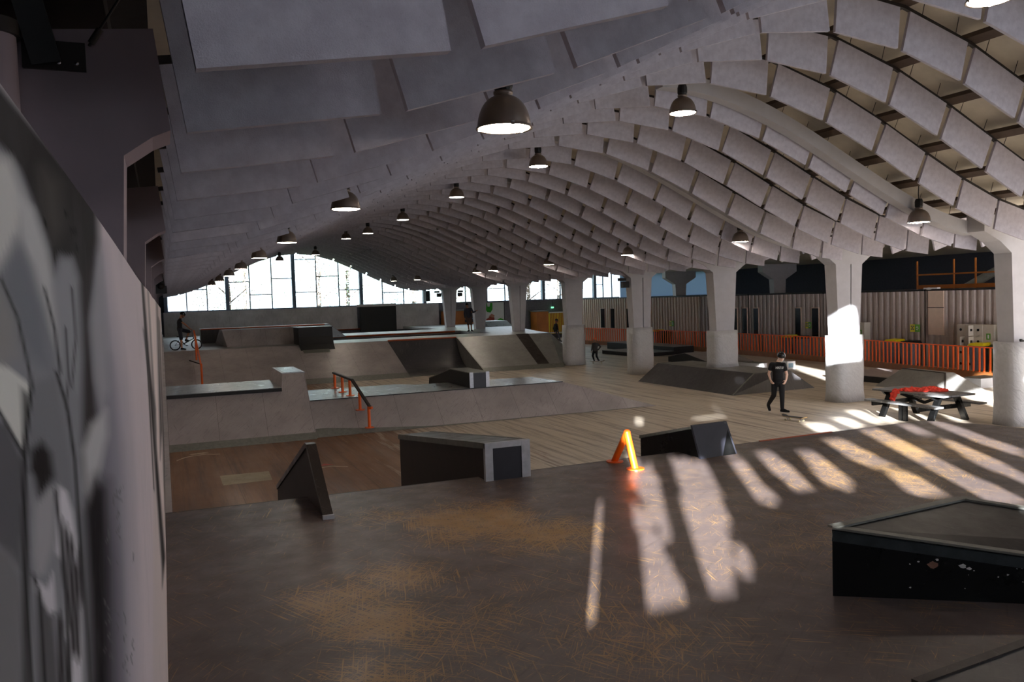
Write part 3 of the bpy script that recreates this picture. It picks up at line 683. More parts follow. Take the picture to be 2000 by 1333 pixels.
for nm, L in rowsL:
    for k, p in enumerate(L):
        lab = 'glowing dome lamp, %s from the camera along the %s' % (ORD[k], nm)
        sc = .66 if nm.startswith('left') else (.95 if nm.startswith('crown') else .93)
        if not usedl[0]: lampP.location = p; lampP.scale = (sc,) * 3; lampP['label'] = lab; lampP['group'] = 'dome lamps under the vault'; usedl[0] = 1
        else: dup(lampP, p, random.uniform(0, 6), lab, 'dome lamps under the vault').scale = (sc,) * 3
# ------------------------------------------------------------------ near deck and what stands on it
DZ = 1.95; EY = 7.22
t = thing('skate_deck', 'large scratched dark brown riding deck filling the foreground', 'skate deck', (4, 3, 0))
edge = [(-.054, -1.4), (-.054, EY), (1.9, EY - .05), (3.2, EY - .03), (5.6, EY + .02), (8.35, EY + .1), (8.52, EY + .05), (8.74, 6.86), (8.9, 6.31), (9.5, 4.2), (10.6, -1.4)]
m = MB(); m.pz(edge[::-1], 1.90, DZ); m.world('riding_deck', M['deck'], t)
m = MB(); m.px([(EY - .02, 0), (EY - .02, 1.90), (EY, DZ - .012), (11.6, .02), (11.6, 0)], -.0, 8.45); m.world('front_bank', M['ramp_dark'], t)
m = MB(); m.prism([(8.45, EY, 0), (8.45, EY, 1.9), (8.5, EY + .06, 1.93), (9.9, 11.4, .02)], [(10.6, -1.4, 0), (10.6, -1.4, 1.9), (10.62, -1.4, 1.93), (15, -1.4, .02)]) if False else None
m = MB(); m.add([(8.45, EY + .02, 1.94), (8.74, 6.86, 1.94), (8.9, 6.31, 1.94), (9.5, 4.2, 1.94), (10.6, -1.4, 1.94), (15, -1.4, .02), (13.6, 4.6, .02), (12.6, 8.5, .02), (11.2, 11.6, .02), (8.45, 11.6, .02)],
    [(0, 9, 8), (0, 8, 7, 1), (1, 7, 2), (2, 7, 6, 3), (3, 6, 5, 4)]); m.world('corner_bank', M['ramp_dark'], t)
m = MB()
for a, c in zip(edge[1:6], edge[2:7]): m.bar((a[0], a[1] + .012, DZ - .016), (c[0], c[1] + .012, DZ - .016), .02, .03)
m.world('steel_edge', M['dark_steel'], t)
m = MB(); m.bar((5.95, EY + .04, DZ + .004), (7.0, EY + .07, DZ + .004), .03, .008); o = m.world('coping', M['coping'], t); o['label'] = 'short strip of orange coping'
m = MB(); m.pz([(2.5, 1.2), (3.9, 1.25), (3.95, 2.53), (2.82, 2.44)], DZ, DZ + .006); m.world('riding_plate', M['ramp_dark'], t)
m = MB(); m.bar((2.8, 2.46, DZ + .008), (3.95, 2.55, DZ + .008), .05, .014); m.world('plate_strip', M['ledge_wood'], t)

t = thing('grind_wedge', 'narrow dark triangular slab standing over the deck edge, left of the long ledge', 'skate obstacle', (1.1, 7.2, DZ))
pr = [(6.38, DZ), (7.06, 2.425), (7.14, 2.425), (9.33, 1.62), (9.38, 1.0), (7.3, 1.9)]
m = MB(); m.px(pr, 1.075, 1.13); m.world('core_panel', M['brown_side'], t)
m = MB(); m.px([(6.38, DZ + .02), (7.05, 2.43), (7.15, 2.43), (9.34, 1.63), (9.32, 1.59), (7.12, 2.39), (7.08, 2.39), (6.42, DZ + .02)], 1.062, 1.142); m.world('capping', M['ledge_wood'], t)
m = MB(); m.box(1.058, 1.146, 6.36, 6.40, DZ, DZ + .03); m.world('foot_plate', M['steel_edge'], t)

t = thing('grind_ledge', 'long dark brown ledge with white-framed end face at the middle of the deck edge', 'skate obstacle', (2.85, 7.5, DZ))
m = MB(); m.px([(6.97, DZ), (6.97, 2.26), (7.2, 2.235), (9.98, 1.92), (9.98, .75), (7.24, 1.94)], 2.64, 3.055); m.world('body', M['brown_side'], t)
m = MB(); m.px([(6.965, 2.26), (6.965, 2.295), (7.2, 2.272), (9.99, 1.955), (9.99, 1.92), (7.2, 2.235)], 2.63, 3.065); m.world('top_board', M['ledge_wood'], t)
m = MB()
m.px([(6.96, 2.25), (6.96, 2.297), (7.2, 2.276), (9.99, 1.96), (9.99, 1.90), (7.2, 2.22)], 2.625, 2.66)
m.world('edge_strip', M['grey_edge'], t)
m = MB(); m.px([(6.96, 2.25), (6.96, 2.297), (7.2, 2.276), (9.99, 1.96), (9.99, 1.90), (7.2, 2.22)], 3.035, 3.07); m.world('edge_strip', M['grey_edge'], t)
for nm, bx in (('frame_post', (2.625, 2.70)), ('frame_post', (2.985, 3.07))):
    m = MB(); m.box(bx[0], bx[1], 6.955, 7.0, DZ, 2.297); m.world(nm, M['steel_edge'], t)
m = MB(); m.box(2.70, 2.985, 6.957, 6.99, 2.245, 2.297); m.world('frame_head', M['steel_edge'], t)
m = MB(); m.box(2.70, 2.985, 6.962, 6.975, DZ, 2.245); m.world('end_panel', M['navy'], t)

t = thing('grind_rail', 'small orange inverted-V rail on the deck edge beside the black box', 'skate rail', (4.05, 6.9, DZ))
m = MB(); m.tube([(4.05, 6.73, DZ), (4.055, 6.87, 2.275)], .034, 12); m.world('leg', M['orange'], t)
m = MB(); m.tube([(4.06, 7.14, DZ), (4.055, 6.87, 2.275)], .034, 12); m.world('leg', M['orange'], t)
m = MB(); m.ell((4.055, 6.87, 2.275), (.036, .036, .036)); m.world('joint', M['orange'], t)
for (x, y) in ((4.05, 6.725), (4.06, 7.13)):
    m = MB(); m.lathe([(0, 0), (.085, 0), (.085, .01), (0, .01)], (x, y, DZ), 20, False); m.world('foot_plate', M['orange'], t)

t = thing('black_grind_box', 'scuffed black box with tilted end board on the deck edge, right of the orange rail', 'skate obstacle', (5.1, 7.2, DZ))
m = MB(); m.px([(6.82, DZ), (6.97, 2.22), (7.07, 2.20), (7.96, 1.99), (7.96, 1.60), (7.3, 1.9)], 4.87, 5.29); m.world('body', M['black_gloss'], t)
m = MB(); m.px([(6.98, 2.225), (6.98, 2.25), (7.97, 2.02), (7.97, 1.985)], 4.86, 5.30); m.world('top_board', M['grey_edge'], t)
m = MB(); m.prism([(4.84, 6.79, DZ), (4.86, 6.955, 2.262), (4.86, 6.985, 2.262), (4.84, 6.82, DZ)], [(5.32, 6.84, DZ), (5.31, 6.99, 2.262), (5.31, 7.02, 2.262), (5.32, 6.87, DZ)]); ob = m.world('end_board', M['navy'], t)
m = MB()
for (u, v) in ((.08, .1), (.92, .12), (.1, .85), (.9, .8), (.5, .72), (.34, .7)):
    m.ell((4.85 + .46 * u, 6.80 + .045 * u + .165 * v - .004, DZ + .3 * v), (.008, .004, .008), None, 8, 6)
m.world('screw_heads', M['chrome'], ob)

t = thing('manual_box', 'big glossy black low box with chipped paint at the right foreground', 'skate obstacle', (4.2, 3, DZ))
A_, B_, C_, D_ = (3.24, 3.38), (4.30, 3.46), (6.1, 1.35), (4.95, 1.2); 
zt = {0: 2.318, 1: 2.318, 2: 2.02, 3: 2.06}
P0 = [(*A_, DZ), (*B_, DZ), (*C_, DZ), (*D_, DZ)]
m = MB(); Q = [A_, B_, C_, (5.0, 2.15)]
A_, B_, C_, D_ = (3.24, 3.38), (4.33, 3.47), (5.6, 2.25), (4.9, 2.22)
m.prism([(*A_, DZ), (*D_, DZ), (*C_, DZ), (*B_, DZ)], [(*A_, 2.31), (*D_, 2.06), (*C_, 2.10), (*B_, 2.31)]); m.world('body', M['black_gloss'], t)
def lerp(p, q, k): return tuple(a + (c - a) * k for a, c in zip(p, q))
TA, TB, TC, TD = (*A_, 2.313), (*B_, 2.313), (*C_, 2.103), (*D_, 2.063)
m = MB(); m.prism([TA, TD, TC, TB], [tuple(Vector(p) + Vector((0, 0, .008))) for p in (TA, TD, TC, TB)]); m.world('top_board', M['gloss_top'], t)
for (p, q) in ((TA, TD), (TA, TB), (TB, TC)):
    m = MB(); m.bar(Vector(p) + Vector((0, 0, .012)), Vector(q) + Vector((0, 0, .012)), .06, .012); m.world('edge_strip', M['grey_edge'], t)
m = MB(); d = (Vector(TD) - Vector(TA)); nrm = Vector((d.y, -d.x, 0)).normalized()
if nrm.y > 0: nrm = -nrm
for z0 in (-.035,): m.bar(Vector(TA) + nrm * .004 + Vector((0, 0, z0)), Vector(TD) + nrm * .004 + Vector((0, 0, z0)), .01, .055)
m.world('corner_steel', flat('worn_black_edge', sr(62, 68, 70), .3, .4, .3, 9), t)
rnd = random.Random(3)
for nm, mt, spots in (('bare_wood_chip', flat('bare_wood', sr(150, 110, 92), .8), [(.245, .62, .022), (.243, .66, .012)]), ('white_chip', M['white'], [(.315, .66, .016), (.33, .63, .01), (.255, .73, .007), (.21, .66, .005), (.19, .6, .004), (.42, .58, .006), (.19, .2, .005)] + [(rnd.uniform(.3, .95), rnd.uniform(.12, .75), rnd.uniform(.0015, .0045)) for _q in range(34)])):  # white spots: chips plus scattered flecks standing in for glints
    m = MB()
    for (k, h, r) in spots:
        base = Vector((*lerp(A_, D_, k), 0)); ht = lerp((0, 0, 2.31), (0, 0, 2.06), k)[2] - DZ
        c = base + nrm * .003 + Vector((0, 0, DZ + ht * h)); tx = d.normalized(); tx.z = 0; tx.normalize()
        n = 9; ring = [c + tx * math.cos(2 * PI * q / n) * r * rnd.uniform(.6, 1.5) + Vector((0, 0, 1)) * math.sin(2 * PI * q / n) * r * rnd.uniform(.5, 1.0) for q in range(n)]
        m.prism(ring, [p - nrm * .006 for p in ring])
    m.world('chipped_paint' if mt is not M['white'] else 'paint_flecks', mt, t)

# ------------------------------------------------------------------ middle funbox
FB = 22.45
t = thing('ledge_bank', 'grey bank with dark ledge and squat block on top against the mural wall', 'skate ramp', (1.8, 24, 0))
m = MB(); m.px([(FB, 0), (FB, .012), (FB + .12, .07), (23.74, 1.22), (26.5, 1.22), (26.5, 0)], .0, 3.68); m.world('bank', M['ramp'], t)
m = MB(); m.px([(FB - .02, 0), (FB - .02, .006), (FB + .26, .19), (FB + .26, .17)], .0, 3.68); m.world('toe_plate', M['grey_edge'], t)
m = MB(); m.px([(23.7, 1.22), (23.7, 1.31), (26.5, 1.31), (26.5, 1.22)], .0, 2.97); m.world('ledge', M['black'], t)
m = MB(); m.box(.0, 2.97, 23.72, 26.48, 1.31, 1.325); m.world('ledge_top', M['ramp_top'], t)
m = MB(); m.prism([(2.97, 23.73, 1.2), (3.68, 23.73, 1.2), (3.69, 26.9, .6), (2.97, 26.9, 1.2)], [(3.07, 24.3, 1.66), (3.68, 24.2, 1.66), (3.72, 26.6, 1.66), (3.09, 26.7, 1.66)]); bl = m.world('block', M['ramp'], t)
m = MB(); m.prism([(3.06, 24.29, 1.66), (3.69, 24.19, 1.66), (3.73, 26.6, 1.66), (3.08, 26.7, 1.66)], [(3.06, 24.29, 1.685), (3.69, 24.19, 1.685), (3.73, 26.6, 1.685), (3.08, 26.7, 1.685)]); m.world('block_top', M['steel_edge'], bl)
m = MB(); m.prism([(3.13, 24.36, 1.684), (3.62, 24.28, 1.684), (3.66, 26.5, 1.684), (3.15, 26.6, 1.684)], [(3.13, 24.36, 1.69), (3.62, 24.28, 1.69), (3.66, 26.5, 1.69), (3.15, 26.6, 1.69)]); m.world('block_inlay', M['ramp_top'], bl)

t = thing('wide_bank', 'long low grey bank with table top across the middle of the hall', 'skate ramp', (8, 23.5, 0))
m = MB(); V = [(3.69, 22.62, 0), (14.5, 22.66, 0), (11.62, 23.6, .9), (3.69, 23.6, .9), (3.69, 26.5, .9), (7.0, 26.45, .9), (7.4, 25.9, .9), (11.45, 25.7, .9), (13.9, 26.4, 0), (3.69, 27.8, 0), (7.5, 27.6, 0)]
m.add(V, [(0, 1, 2, 3), (3, 2, 7, 6, 5, 4), (1, 8, 7, 2), (4, 5, 10, 9), (5, 6, 7, 8, 10), (0, 3, 4, 9), (0, 9, 10, 8, 1)]); m.world('bank', M['ramp'], t)
m = MB(); m.pz([(3.70, 23.62), (11.6, 23.62), (11.43, 25.68), (7.4, 25.88), (7.0, 26.43), (3.70, 26.48)], .9, .912); m.world('table_top', M['ramp_top'], t)
m = MB(); m.add([(3.7, 22.58, .012), (14.1, 22.64, .004), (13.6, 22.83, .21 * .3), (3.7, 22.85, .215)], [(0, 1, 2, 3)]); m.world('toe_plate', M['grey_edge'], t)
m = MB(); m.bar((3.69, 23.6, .905), (11.62, 23.6, .905), .05, .02); m.world('lip_strip', M['black'], t)

t = thing('hip_ledge', 'small black box with white end corners on the low bank table top', 'skate obstacle', (8.8, 24.5, .91))
m = MB(); m.px([(23.68, .912), (23.68, 1.36), (25.55, 1.36), (27.9, .88), (28.0, .60), (26.4, .9)], 8.53, 9.14); m.world('body', M['black'], t)
m = MB(); m.px([(23.66, 1.36), (23.66, 1.385), (25.56, 1.385), (27.92, .905), (27.9, .88), (25.54, 1.36)], 8.52, 9.15); m.world('top_board', M['grey_edge'], t)
for bx in ((8.515, 8.63), (9.04, 9.155)):
    m = MB(); m.box(bx[0], bx[1], 23.65, 23.7, .912, 1.388); m.world('corner_post', M['steel_edge'], t)
m = MB(); m.box(8.63, 9.04, 23.66, 23.69, .912, 1.36); m.world('end_panel', M['navy'], t)

def kink_rail(name, label, pts, posts, plate=True):
    t = thing(name, label, 'skate rail', (pts[0][0], pts[0][1], 0))
    m = MB()
    for a, c in zip(pts[:-1], pts[1:]): m.bar(a, c, .07, .06)
    m.world('handrail', M['dark_steel'], t)
    for (x, y, z0, z1) in posts:
        m = MB(); m.tube([(x, y, z0), (x, y, z1)], .042, 10); p = m.world('post', M['orange'], t)
        if plate:
            m = MB(); m.lathe([(0, 0), (.13, 0), (.13, .02), (0, .02)], (x, y, z0), 16, False); m.world('foot_plate', M['orange'], p)
    return t
kink_rail('kinked_rail', 'dark-topped kinked handrail on orange posts in the middle of the low bank', [(4.97, 26.7, 1.40), (4.95, 23.75, 1.40), (5.16, 22.5, .72)], [(4.97, 26.5, .91, 1.38), (4.95, 25.2, .91, 1.38), (4.95, 24.1, .91, 1.38), (5.03, 23.2, .58, 1.08), (5.15, 22.64, .14, .76)])
m = MB(); m.bar((5.12, 22.55, .71), (5.2, 22.47, .71), .09, .07); o = m.world('rail_end', M['orange'], bpy.data.objects['kinked_rail'])

# ------------------------------------------------------------------ far bank and deck
FY = 38.1; LY = 42.25; LZ = 1.6
t = thing('far_bank', 'wide grey bank at the far end of the floor below the bike rider', 'skate ramp', (5, 40, 0))
m = MB(); m.px([(FY, 0), (FY, .01), (LY, LZ), (LY + .05, LZ), (LY + .05, 0)], .0, 10.73); m.world('bank', M['ramp'], t)
m = MB(); m.px([(FY - .02, 0), (FY - .02, .008), (FY + .5, .205), (FY + .5, .18)], .0, 10.75); m.world('toe_plate', M['grey_edge'], t)
t = thing('quarter_pipe', 'dark curved quarter pipe between the two far banks', 'skate ramp', (12.6, 41, 0))
pr = []
for k in range(15):
    a = k / 14 * math.radians(72); R = 2.3; pr.append((40.05 + R * math.sin(a), R * (1 - math.cos(a))))
sc = LZ / pr[-1][1]; pr = [(y, z * sc) for y, z in pr]; y1 = pr[-1][0]
m = MB(); m.px([(39.0, 0), (39.0, .005)] + pr + [(y1 + .1, LZ), (y1 + .1, 0)], 10.75, 14.5, ); m.world('transition', M['ramp_dark'], t)
m = MB(); m.px([(38.35, 0), (38.35, .01), (39.1, .02), (39.1, 0)], 10.6, 14.5); m.world('toe_plate', M['grey_edge'], t)
m = MB(); m.tube([(10.75, y1, LZ), (14.5, y1, LZ)], .045, 10); o = m.world('coping', M['coping'], t); o['label'] = 'orange-red coping tube'
t = thing('hip_bank', 'pale grey bank on the far right side under the standing skater', 'skate ramp', (16.5, 40, 0))
m = MB(); V = [(14.53, FY, 0), (18.75, FY, 0), (20.1, LY, LZ), (14.53, LY, LZ), (14.53, LY, 0), (21.9, LY, 0)]
m.add(V, [(0, 1, 2, 3), (1, 5, 2), (0, 3, 4), (0, 4, 5, 1), (3, 2, 5, 4)]); m.world('bank', M['ramp_green'], t)
m = MB(); m.add([(14.53, FY - .03, .012), (18.9, FY - .03, .012), (19.05, FY + .42, .19), (14.53, FY + .42, .19)], [(0, 1, 2, 3)]); m.world('toe_plate', M['grey_edge'], t)
bk = (LZ) / (LY - FY)
m = MB(); m.add([(17.55, FY + .02, .02), (18.2, FY + .02, .02), (18.75, LY, LZ + .012), (18.0, LY, LZ + .012)], [(0, 1, 2, 3)]); o = m.world('worn_strip', M['ledge_wood'], t); o['label'] = 'brown worn strip running up the bank'
m = MB(); m.bar((14.52, FY, .03), (14.52, LY, LZ + .02), .06, .05); m.world('edge_strip', M['grey_edge'], t)

def slab(name, label, x0, x1, y0, y1, z0, z1, mat, cat='skate deck'):
    m = MB(); m.box(x0, x1, y0, y1, z0, z1); o = m.build(name, mat); return tag(o, label, cat)
t = thing('far_deck', 'raised far deck with two sunken bowls, shining in the window light', 'skate deck', (10, 50, 0))
for i, (x0, x1, y0, y1) in enumerate([(.0, 20.1, LY, 46.0), (.0, 8.0, 46.0, 65.9), (8.0, 18.0, 51.5, 56.0), (18.0, 20.9, 46.0, 65.9)]):
    m = MB(); m.box(x0, x1, y0, y1, 1.45, LZ); m.world('riding_surface', M['ramp_green'], t)
m = MB(); m.pz([(20.1, LY), (20.85, 46.0), (20.1, 46.0)], 1.45, LZ); m.pz([(20.9, 46.05), (23.4, 56.0), (23.6, 65.9), (20.9, 65.9)], 1.45, LZ); m.world('riding_surface', M['ramp_green'], t)
m = MB(); m.box(8, 18, 46, 51.5, .1, .2); m.box(8, 18, 51.5, 51.6, .2, 1.45); m.box(8, 18, 56, 65.9, .1, .2); m.world('bowl_lining', M['ramp_dark'], t)
for y, x1 in ((51.47, 17.6), (65.8, 21.0)):
    m = MB(); m.tube([(8.2, y, 1.55), (x1, y, 1.55)], .06, 8); m.world('bowl_coping', M['coping'], t)
t = thing('window_ramp', 'raised platform with blue-lit sloping right end before the far board wall', 'skate ramp', (5, 52, LZ))
m = MB(); V = [(1.95, 50, LZ), (9.2, 50, LZ), (9.2, 50, 2.42), (10.2, 50, LZ), (1.95, 51.2, 2.42), (9.2, 51.2, 2.42), (10.3, 51.2, LZ), (1.95, 51.2, LZ), (1.95, 50, 2.42)]
m.add(V, [(0, 1, 2, 8), (1, 3, 2), (8, 2, 5, 4), (2, 3, 6, 5), (4, 5, 6, 7), (0, 8, 4, 7)]); m.world('ramp_body', M['ramp_top'], t)
m = MB(); m.box(1.97, 9.1, 49.93, 49.99, LZ, 2.36); m.world('front_panel', M['ramp_dark'], t)
m = MB(); m.tube([(1.97, 49.95, 2.40), (8.9, 49.95, 2.40)], .04, 8); m.world('coping', M['coping'], t)
t = thing('wedge_platform', 'brown-faced low platform on the far deck right of the bike rider', 'skate obstacle', (4.6, 45, LZ))
m = MB(); m.prism([(2.95, 44.1, LZ), (6.5, 44.1, LZ), (6.5, 49.9, LZ), (2.66, 49.0, LZ)], [(2.76, 44.6, 2.46), (6.5, 44.6, 2.46), (6.5, 46.2, 2.44), (2.74, 46.2, 2.44)]); m.world('body', M['ramp_dark'] if False else M['ramp'], t)
m = MB(); m.bar((2.76, 44.58, 2.47), (6.5, 44.58, 2.47), .06, .04); m.world('edge_strip', M['steel_edge'], t)
t = thing('overhang_box', 'dark curved box straddling the lip of the far bank', 'skate obstacle', (7.2, 42, LZ))
prf = [(41.3, 1.22), (41.62, 1.36), (41.95, 1.62), (42.15, 2.0), (42.22, 2.45), (43.9, 2.45), (43.9, 1.6), (42.3, 1.6)]
m = MB(); m.px(prf, 6.22, 7.9); m.world('body', M['black'], t)
m = MB(); m.px([(42.20, 2.45), (42.20, 2.49), (43.92, 2.49), (43.92, 2.45)], 6.18, 7.94); m.world('top_board', M['ledge_wood'], t)
m = MB(); m.add([(6.3, 41.29, 1.235), (7.6, 41.29, 1.235), (7.6, 41.64, 1.385), (6.3, 41.64, 1.385)], [(0, 1, 2, 3)]); m.world('toe_plate', M['grey_edge'], t)
kink_rail('steep_rail', 'steep orange handrail leaning down the far bank behind the bike', [(1.35, 41.9, 2.55), (1.43, 38.0, 1.22), (1.44, 37.9, 1.2)], [(1.45, 37.95, .02, 1.2), (1.38, 41.2, 1.2, 2.3)], False)
for c in bpy.data.objects['steep_rail'].children:
    if c.name.startswith('handrail'): c.data.materials[0] = M['orange']
m = MB(); m.bar((1.0, 38.5, 1.36), (1.43, 38.1, 1.2), .05, .04); m.world('side_bar', M['dark_steel'], bpy.data.objects['steep_rail'])

# board wall and things at the far wall
t = thing('board_wall', 'scuffed pale board wall under the far windows', 'wall board', (10, 65.6, LZ))
m = MB(); m.box(.1, 14.3, 65.6, 65.7, LZ, 3.36); m.world('panel', M['board_white'], t)
m = MB(); m.box(14.3, 17.5, 65.6, 65.7, 3.3, 3.5); m.world('header', M['board_white'], t)
m = MB(); m.box(17.45, 21.1, 65.6, 65.7, LZ - .2, 3.42); m.world('panel', M['board_white'], t)
o = slab('dark_panel', 'big black panel standing in the middle of the far board wall', 14.5, 17.4, 65.3, 65.58, 1.2, 3.3, M['black'], 'panel')
def plywood_box(name, lab, x0, x1, y0, y1, z0, z1):
    t = thing(name, lab, 'cabinet', ((x0 + x1) / 2, y0, z0))
    m = MB(); m.box(x0, x1, y0, y1, z0, z1); m.world('body', M['wood_orange'], t)
    m = MB(); m.box(x0 - .05, x1 + .05, y0 - .05, y1, z1, z1 + .08); m.world('top', M['grey_edge'], t)
    return t
plywood_box('plywood_cabinet', 'orange plywood counter behind the farthest floodlight column', 21.3, 24.2, 64.6, 65.7, LZ, 2.7)
t = bpy.data.objects['plywood_cabinet']
m = MB(); m.box(23.0, 24.0, 64.54, 64.6, 1.75, 2.55); o = m.world('picture_panel', M['navy'], t)
m = MB(); m.bar((23.2, 64.52, 2.4), (23.75, 64.52, 1.95), .02, .16, (0, -1, 0)); m.world('blue_stripe', flat('blue_paint', sr(70, 120, 180), .5), o)
plywood_box('plywood_cabinet', 'orange plywood box on the floor beside the caged shelf', 29.4, 30.5, 64.3, 65.6, 0, 2.38)
t = thing('slatted_cage', 'white-topped slatted enclosure at the far right wall', 'enclosure', (31.8, 64.5, 0))
m = MB(); m.box(30.55, 32.8, 64.2, 64.3, 2.22, 2.32); m.box(30.55, 32.8, 64.2, 64.3, .5, .58); m.world('rails', M['white_paint'], t)
m = MB()
for k in range(15): m.box(30.6 + k * .15, 30.66 + k * .15, 64.2, 64.26, .55, 2.24)
m.world('slats', M['wood_orange'], t)
m = MB(); m.box(30.6, 32.8, 65.2, 65.25, .4, 2.2); m.world('backing', M['sign_yellow'], t)
t = thing('wall_mural', 'green and red painted mural panel on the far wall between two columns', 'mural', (26.3, 65.9, 1.1))
m = MB(); m.box(25.3, 27.05, 65.9, 65.97, .9, 3.3); m.world('panel', M['white_paint'], t)
for nm, col, poly in (('green_letter', sr(40, 150, 30), [(25.3, 3.25), (25.5, 3.28), (25.55, 2.95), (25.75, 2.95), (25.8, 3.28), (26.0, 3.28), (25.98, 2.7), (25.8, 2.45), (25.5, 2.5), (25.35, 2.75)]), ('red_shape', sr(160, 60, 50), [(25.35, 1.35), (25.4, 1.9), (25.75, 2.1), (26.15, 2.0), (26.1, 1.6), (25.7, 1.3)]),
                      ('skin_shape', sr(190, 130, 110), [(25.6, 2.1), (25.9, 2.35), (26.15, 2.2), (26.1, 1.95), (25.8, 2.05)]), ('green_mound', sr(60, 160, 40), [(25.9, 1.5), (26.3, 1.75), (26.7, 1.95), (27.0, 1.8), (27.02, 1.6), (26.4, 1.45)]), ('navy_ground', sr(50, 56, 90), [(25.32, 1.0), (25.5, 1.25), (26.4, 1.42), (27.03, 1.6), (27.03, 1.05), (26.0, 1.0)])):
    m = MB(); m.py(poly, 65.88, 65.905); m.world(nm, flat('mural_' + nm, col, .6), t)
o = slab('board_screen', 'grey wall panel right of the green mural', 27.1, 28.25, 65.85, 65.97, 0, 3.25, M['wall_grey'], 'panel')
t = thing('side_ramp', 'low blue-lit ramp on the far deck left of the padded column', 'skate ramp', (23.4, 56, LZ))
m = MB(); m.px([(55.5, LZ), (56.5, 1.98), (58.5, 1.98), (58.5, LZ)], 21.6, 23.4); m.world('ramp_body', M['ramp_top'], t)
t = thing('exit_sign', 'small green exit sign hanging on the far right wall', 'sign', (31.6, 65.7, 2.7)); 
m = MB(); m.box(31.5, 31.75, 65.8, 65.86, 2.62, 2.75); m.world('panel', mat_emit('lit_exit_green', (.2, .9, .5, 1), 1.2), t)
m = MB(); m.box(31.61, 31.63, 65.82, 65.84, 2.75, 3.3); m.world('bracket', M['dark_steel'], t)
def speaker(lab, p, rz):
    t = thing('loudspeaker', lab, 'speaker', p, rz); m = MB(); m.box(-.2, .2, -.18, .18, -.42, .42); m.build('cabinet', M['black'], t)
    m = MB(); m.box(-.04, .04, .18, .34, -.05, .05); m.build('bracket', M['dark_steel'], t)
    m = MB(); m.lathe([(0, 0), (.12, 0), (.12, .01), (0, .01)], (0, 0, 0), 16); c = m.build('cone', M['dark_steel'], t); c.rotation_euler = (PI / 2, 0, 0); c.location = (0, -.18, -.15)
speaker('black loudspeaker hanging before the far window left of the farthest column', (19.9, 64.9, 4.0), .3)
speaker('black loudspeaker fixed high behind the end of the mural wall', (-.02, 33.8, 4.62), .2)
def flood(lab, p, sx):
    t = thing('floodlight', lab, 'floodlight', p); m = MB(); m.box(-.16, .16, -.1, .1, -.14, .14); m.build('housing', M['black'], t)
    m = MB(); m.box(-.3 * sx - .05, -.05 + .1 * sx, -.04, .04, .16, .3); m.build('lamp_head', M['black'], t)
flood('black floodlight on the left side of the farthest column', (19.1, 59.2, 4.02), 1)
flood('black floodlight on the right side of the farthest column', (20.75, 59.2, 4.02), -1)
flood('black floodlight on the grooved column right of the child skateboarder', (19.15, 32.3, 4.05), 1)
# ------------------------------------------------------------------ right aisle: ramps around the columns
t = thing('grind_bank', 'long dark bank wrapped around the column behind the walking man', 'skate ramp', (19.5, 26, 0))
m = MB(); V = [(18.0, 23.35, 0), (18.0, 29.5, 0), (18.97, 29.5, .7), (18.97, 23.4, .7), (20.7, 23.6, .7), (20.7, 29.5, .7), (21.7, 29.5, 0), (21.7, 23.4, 0)]
m.add(V, [(0, 3, 2, 1), (3, 4, 5, 2), (4, 7, 6, 5), (0, 7, 4, 3), (1, 2, 5, 6)]); m.world('bank', M['ramp_dark'], t)
m = MB(); m.add([(18.97, 23.42, .706), (20.7, 23.62, .706), (20.7, 29.48, .706), (18.97, 29.48, .706)], [(0, 1, 2, 3)]); m.world('top_board', M['ramp_green'], t)
m = MB(); m.bar((18.0, 23.345, .01), (18.97, 23.39, .705), .03, .03); m.bar((18.97, 23.39, .705), (20.7, 23.59, .705), .03, .02); m.world('edge_strip', M['grey_edge'], t)
t = thing('kicker_box', 'dark pointed kicker box behind the long dark bank', 'skate obstacle', (25.5, 35, 0))
m = MB(); m.px([(37.0, 0), (37.0, .27), (35.5, .52), (33.2, .12), (33.0, 0)], 24.45, 26.9); m.world('body', M['black'], t)
m = MB(); m.px([(37.02, .27), (37.02, .29), (35.5, .54), (33.2, .14), (33.2, .12), (35.5, .52)], 24.44, 26.9); m.world('top_board', M['ramp'], t)
t = thing('manual_pad', 'low dark-sided platform behind the grooved column near the child', 'skate obstacle', (26.3, 43, 0))
m = MB(); m.pz([(25.0, 45.1), (25.1, 40.7), (27.5, 41.0), (27.5, 45.1)], 0, .2); m.world('body', M['black'], t)
m = MB(); m.pz([(24.98, 45.12), (25.08, 40.68), (27.5, 40.98), (27.5, 45.12)], .2, .22); m.world('top_board', M['ramp_top'], t)
t = thing('manual_pad', 'taller dark platform directly behind the low one, before the fence', 'skate obstacle', (28.3, 45, 0))
m = MB(); m.pz([(27.55, 49.0), (27.55, 41.1), (29.1, 41.3), (29.1, 49.0)], 0, .43); m.world('body', M['black'], t)
m = MB(); m.pz([(27.53, 49.02), (27.53, 41.08), (29.1, 41.28), (29.1, 49.02)], .43, .45); m.world('top_board', M['ramp_top'], t)
t = thing('pale_low_box', 'low white-lit box behind the walking man on his left', 'skate obstacle', (25.8, 32, 0))
m = MB(); m.box(25.05, 25.5, 30.5, 33.4, 0, .25); m.world('body', M['white_paint'], t)
m = MB(); m.box(25.03, 25.52, 30.48, 33.42, .25, .27); m.world('top_board', M['grey_edge'], t)
t = thing('pale_low_box', 'small white box behind the shoulder of the walking man', 'skate obstacle', (26.1, 29.9, 0))
m = MB(); m.box(25.8, 26.25, 29.5, 30.1, 0, .36); m.world('body', M['white_paint'], t)
m = MB(); m.box(25.86, 26.12, 29.49, 29.5, .08, .28); m.world('face_panel', flat('pale_blue_panel', sr(120, 150, 170), .5), t)
t = thing('manual_pad', 'low black-sided pad between the sunlit column and the pale pyramid ramp', 'skate obstacle', (25.5, 24, 0))
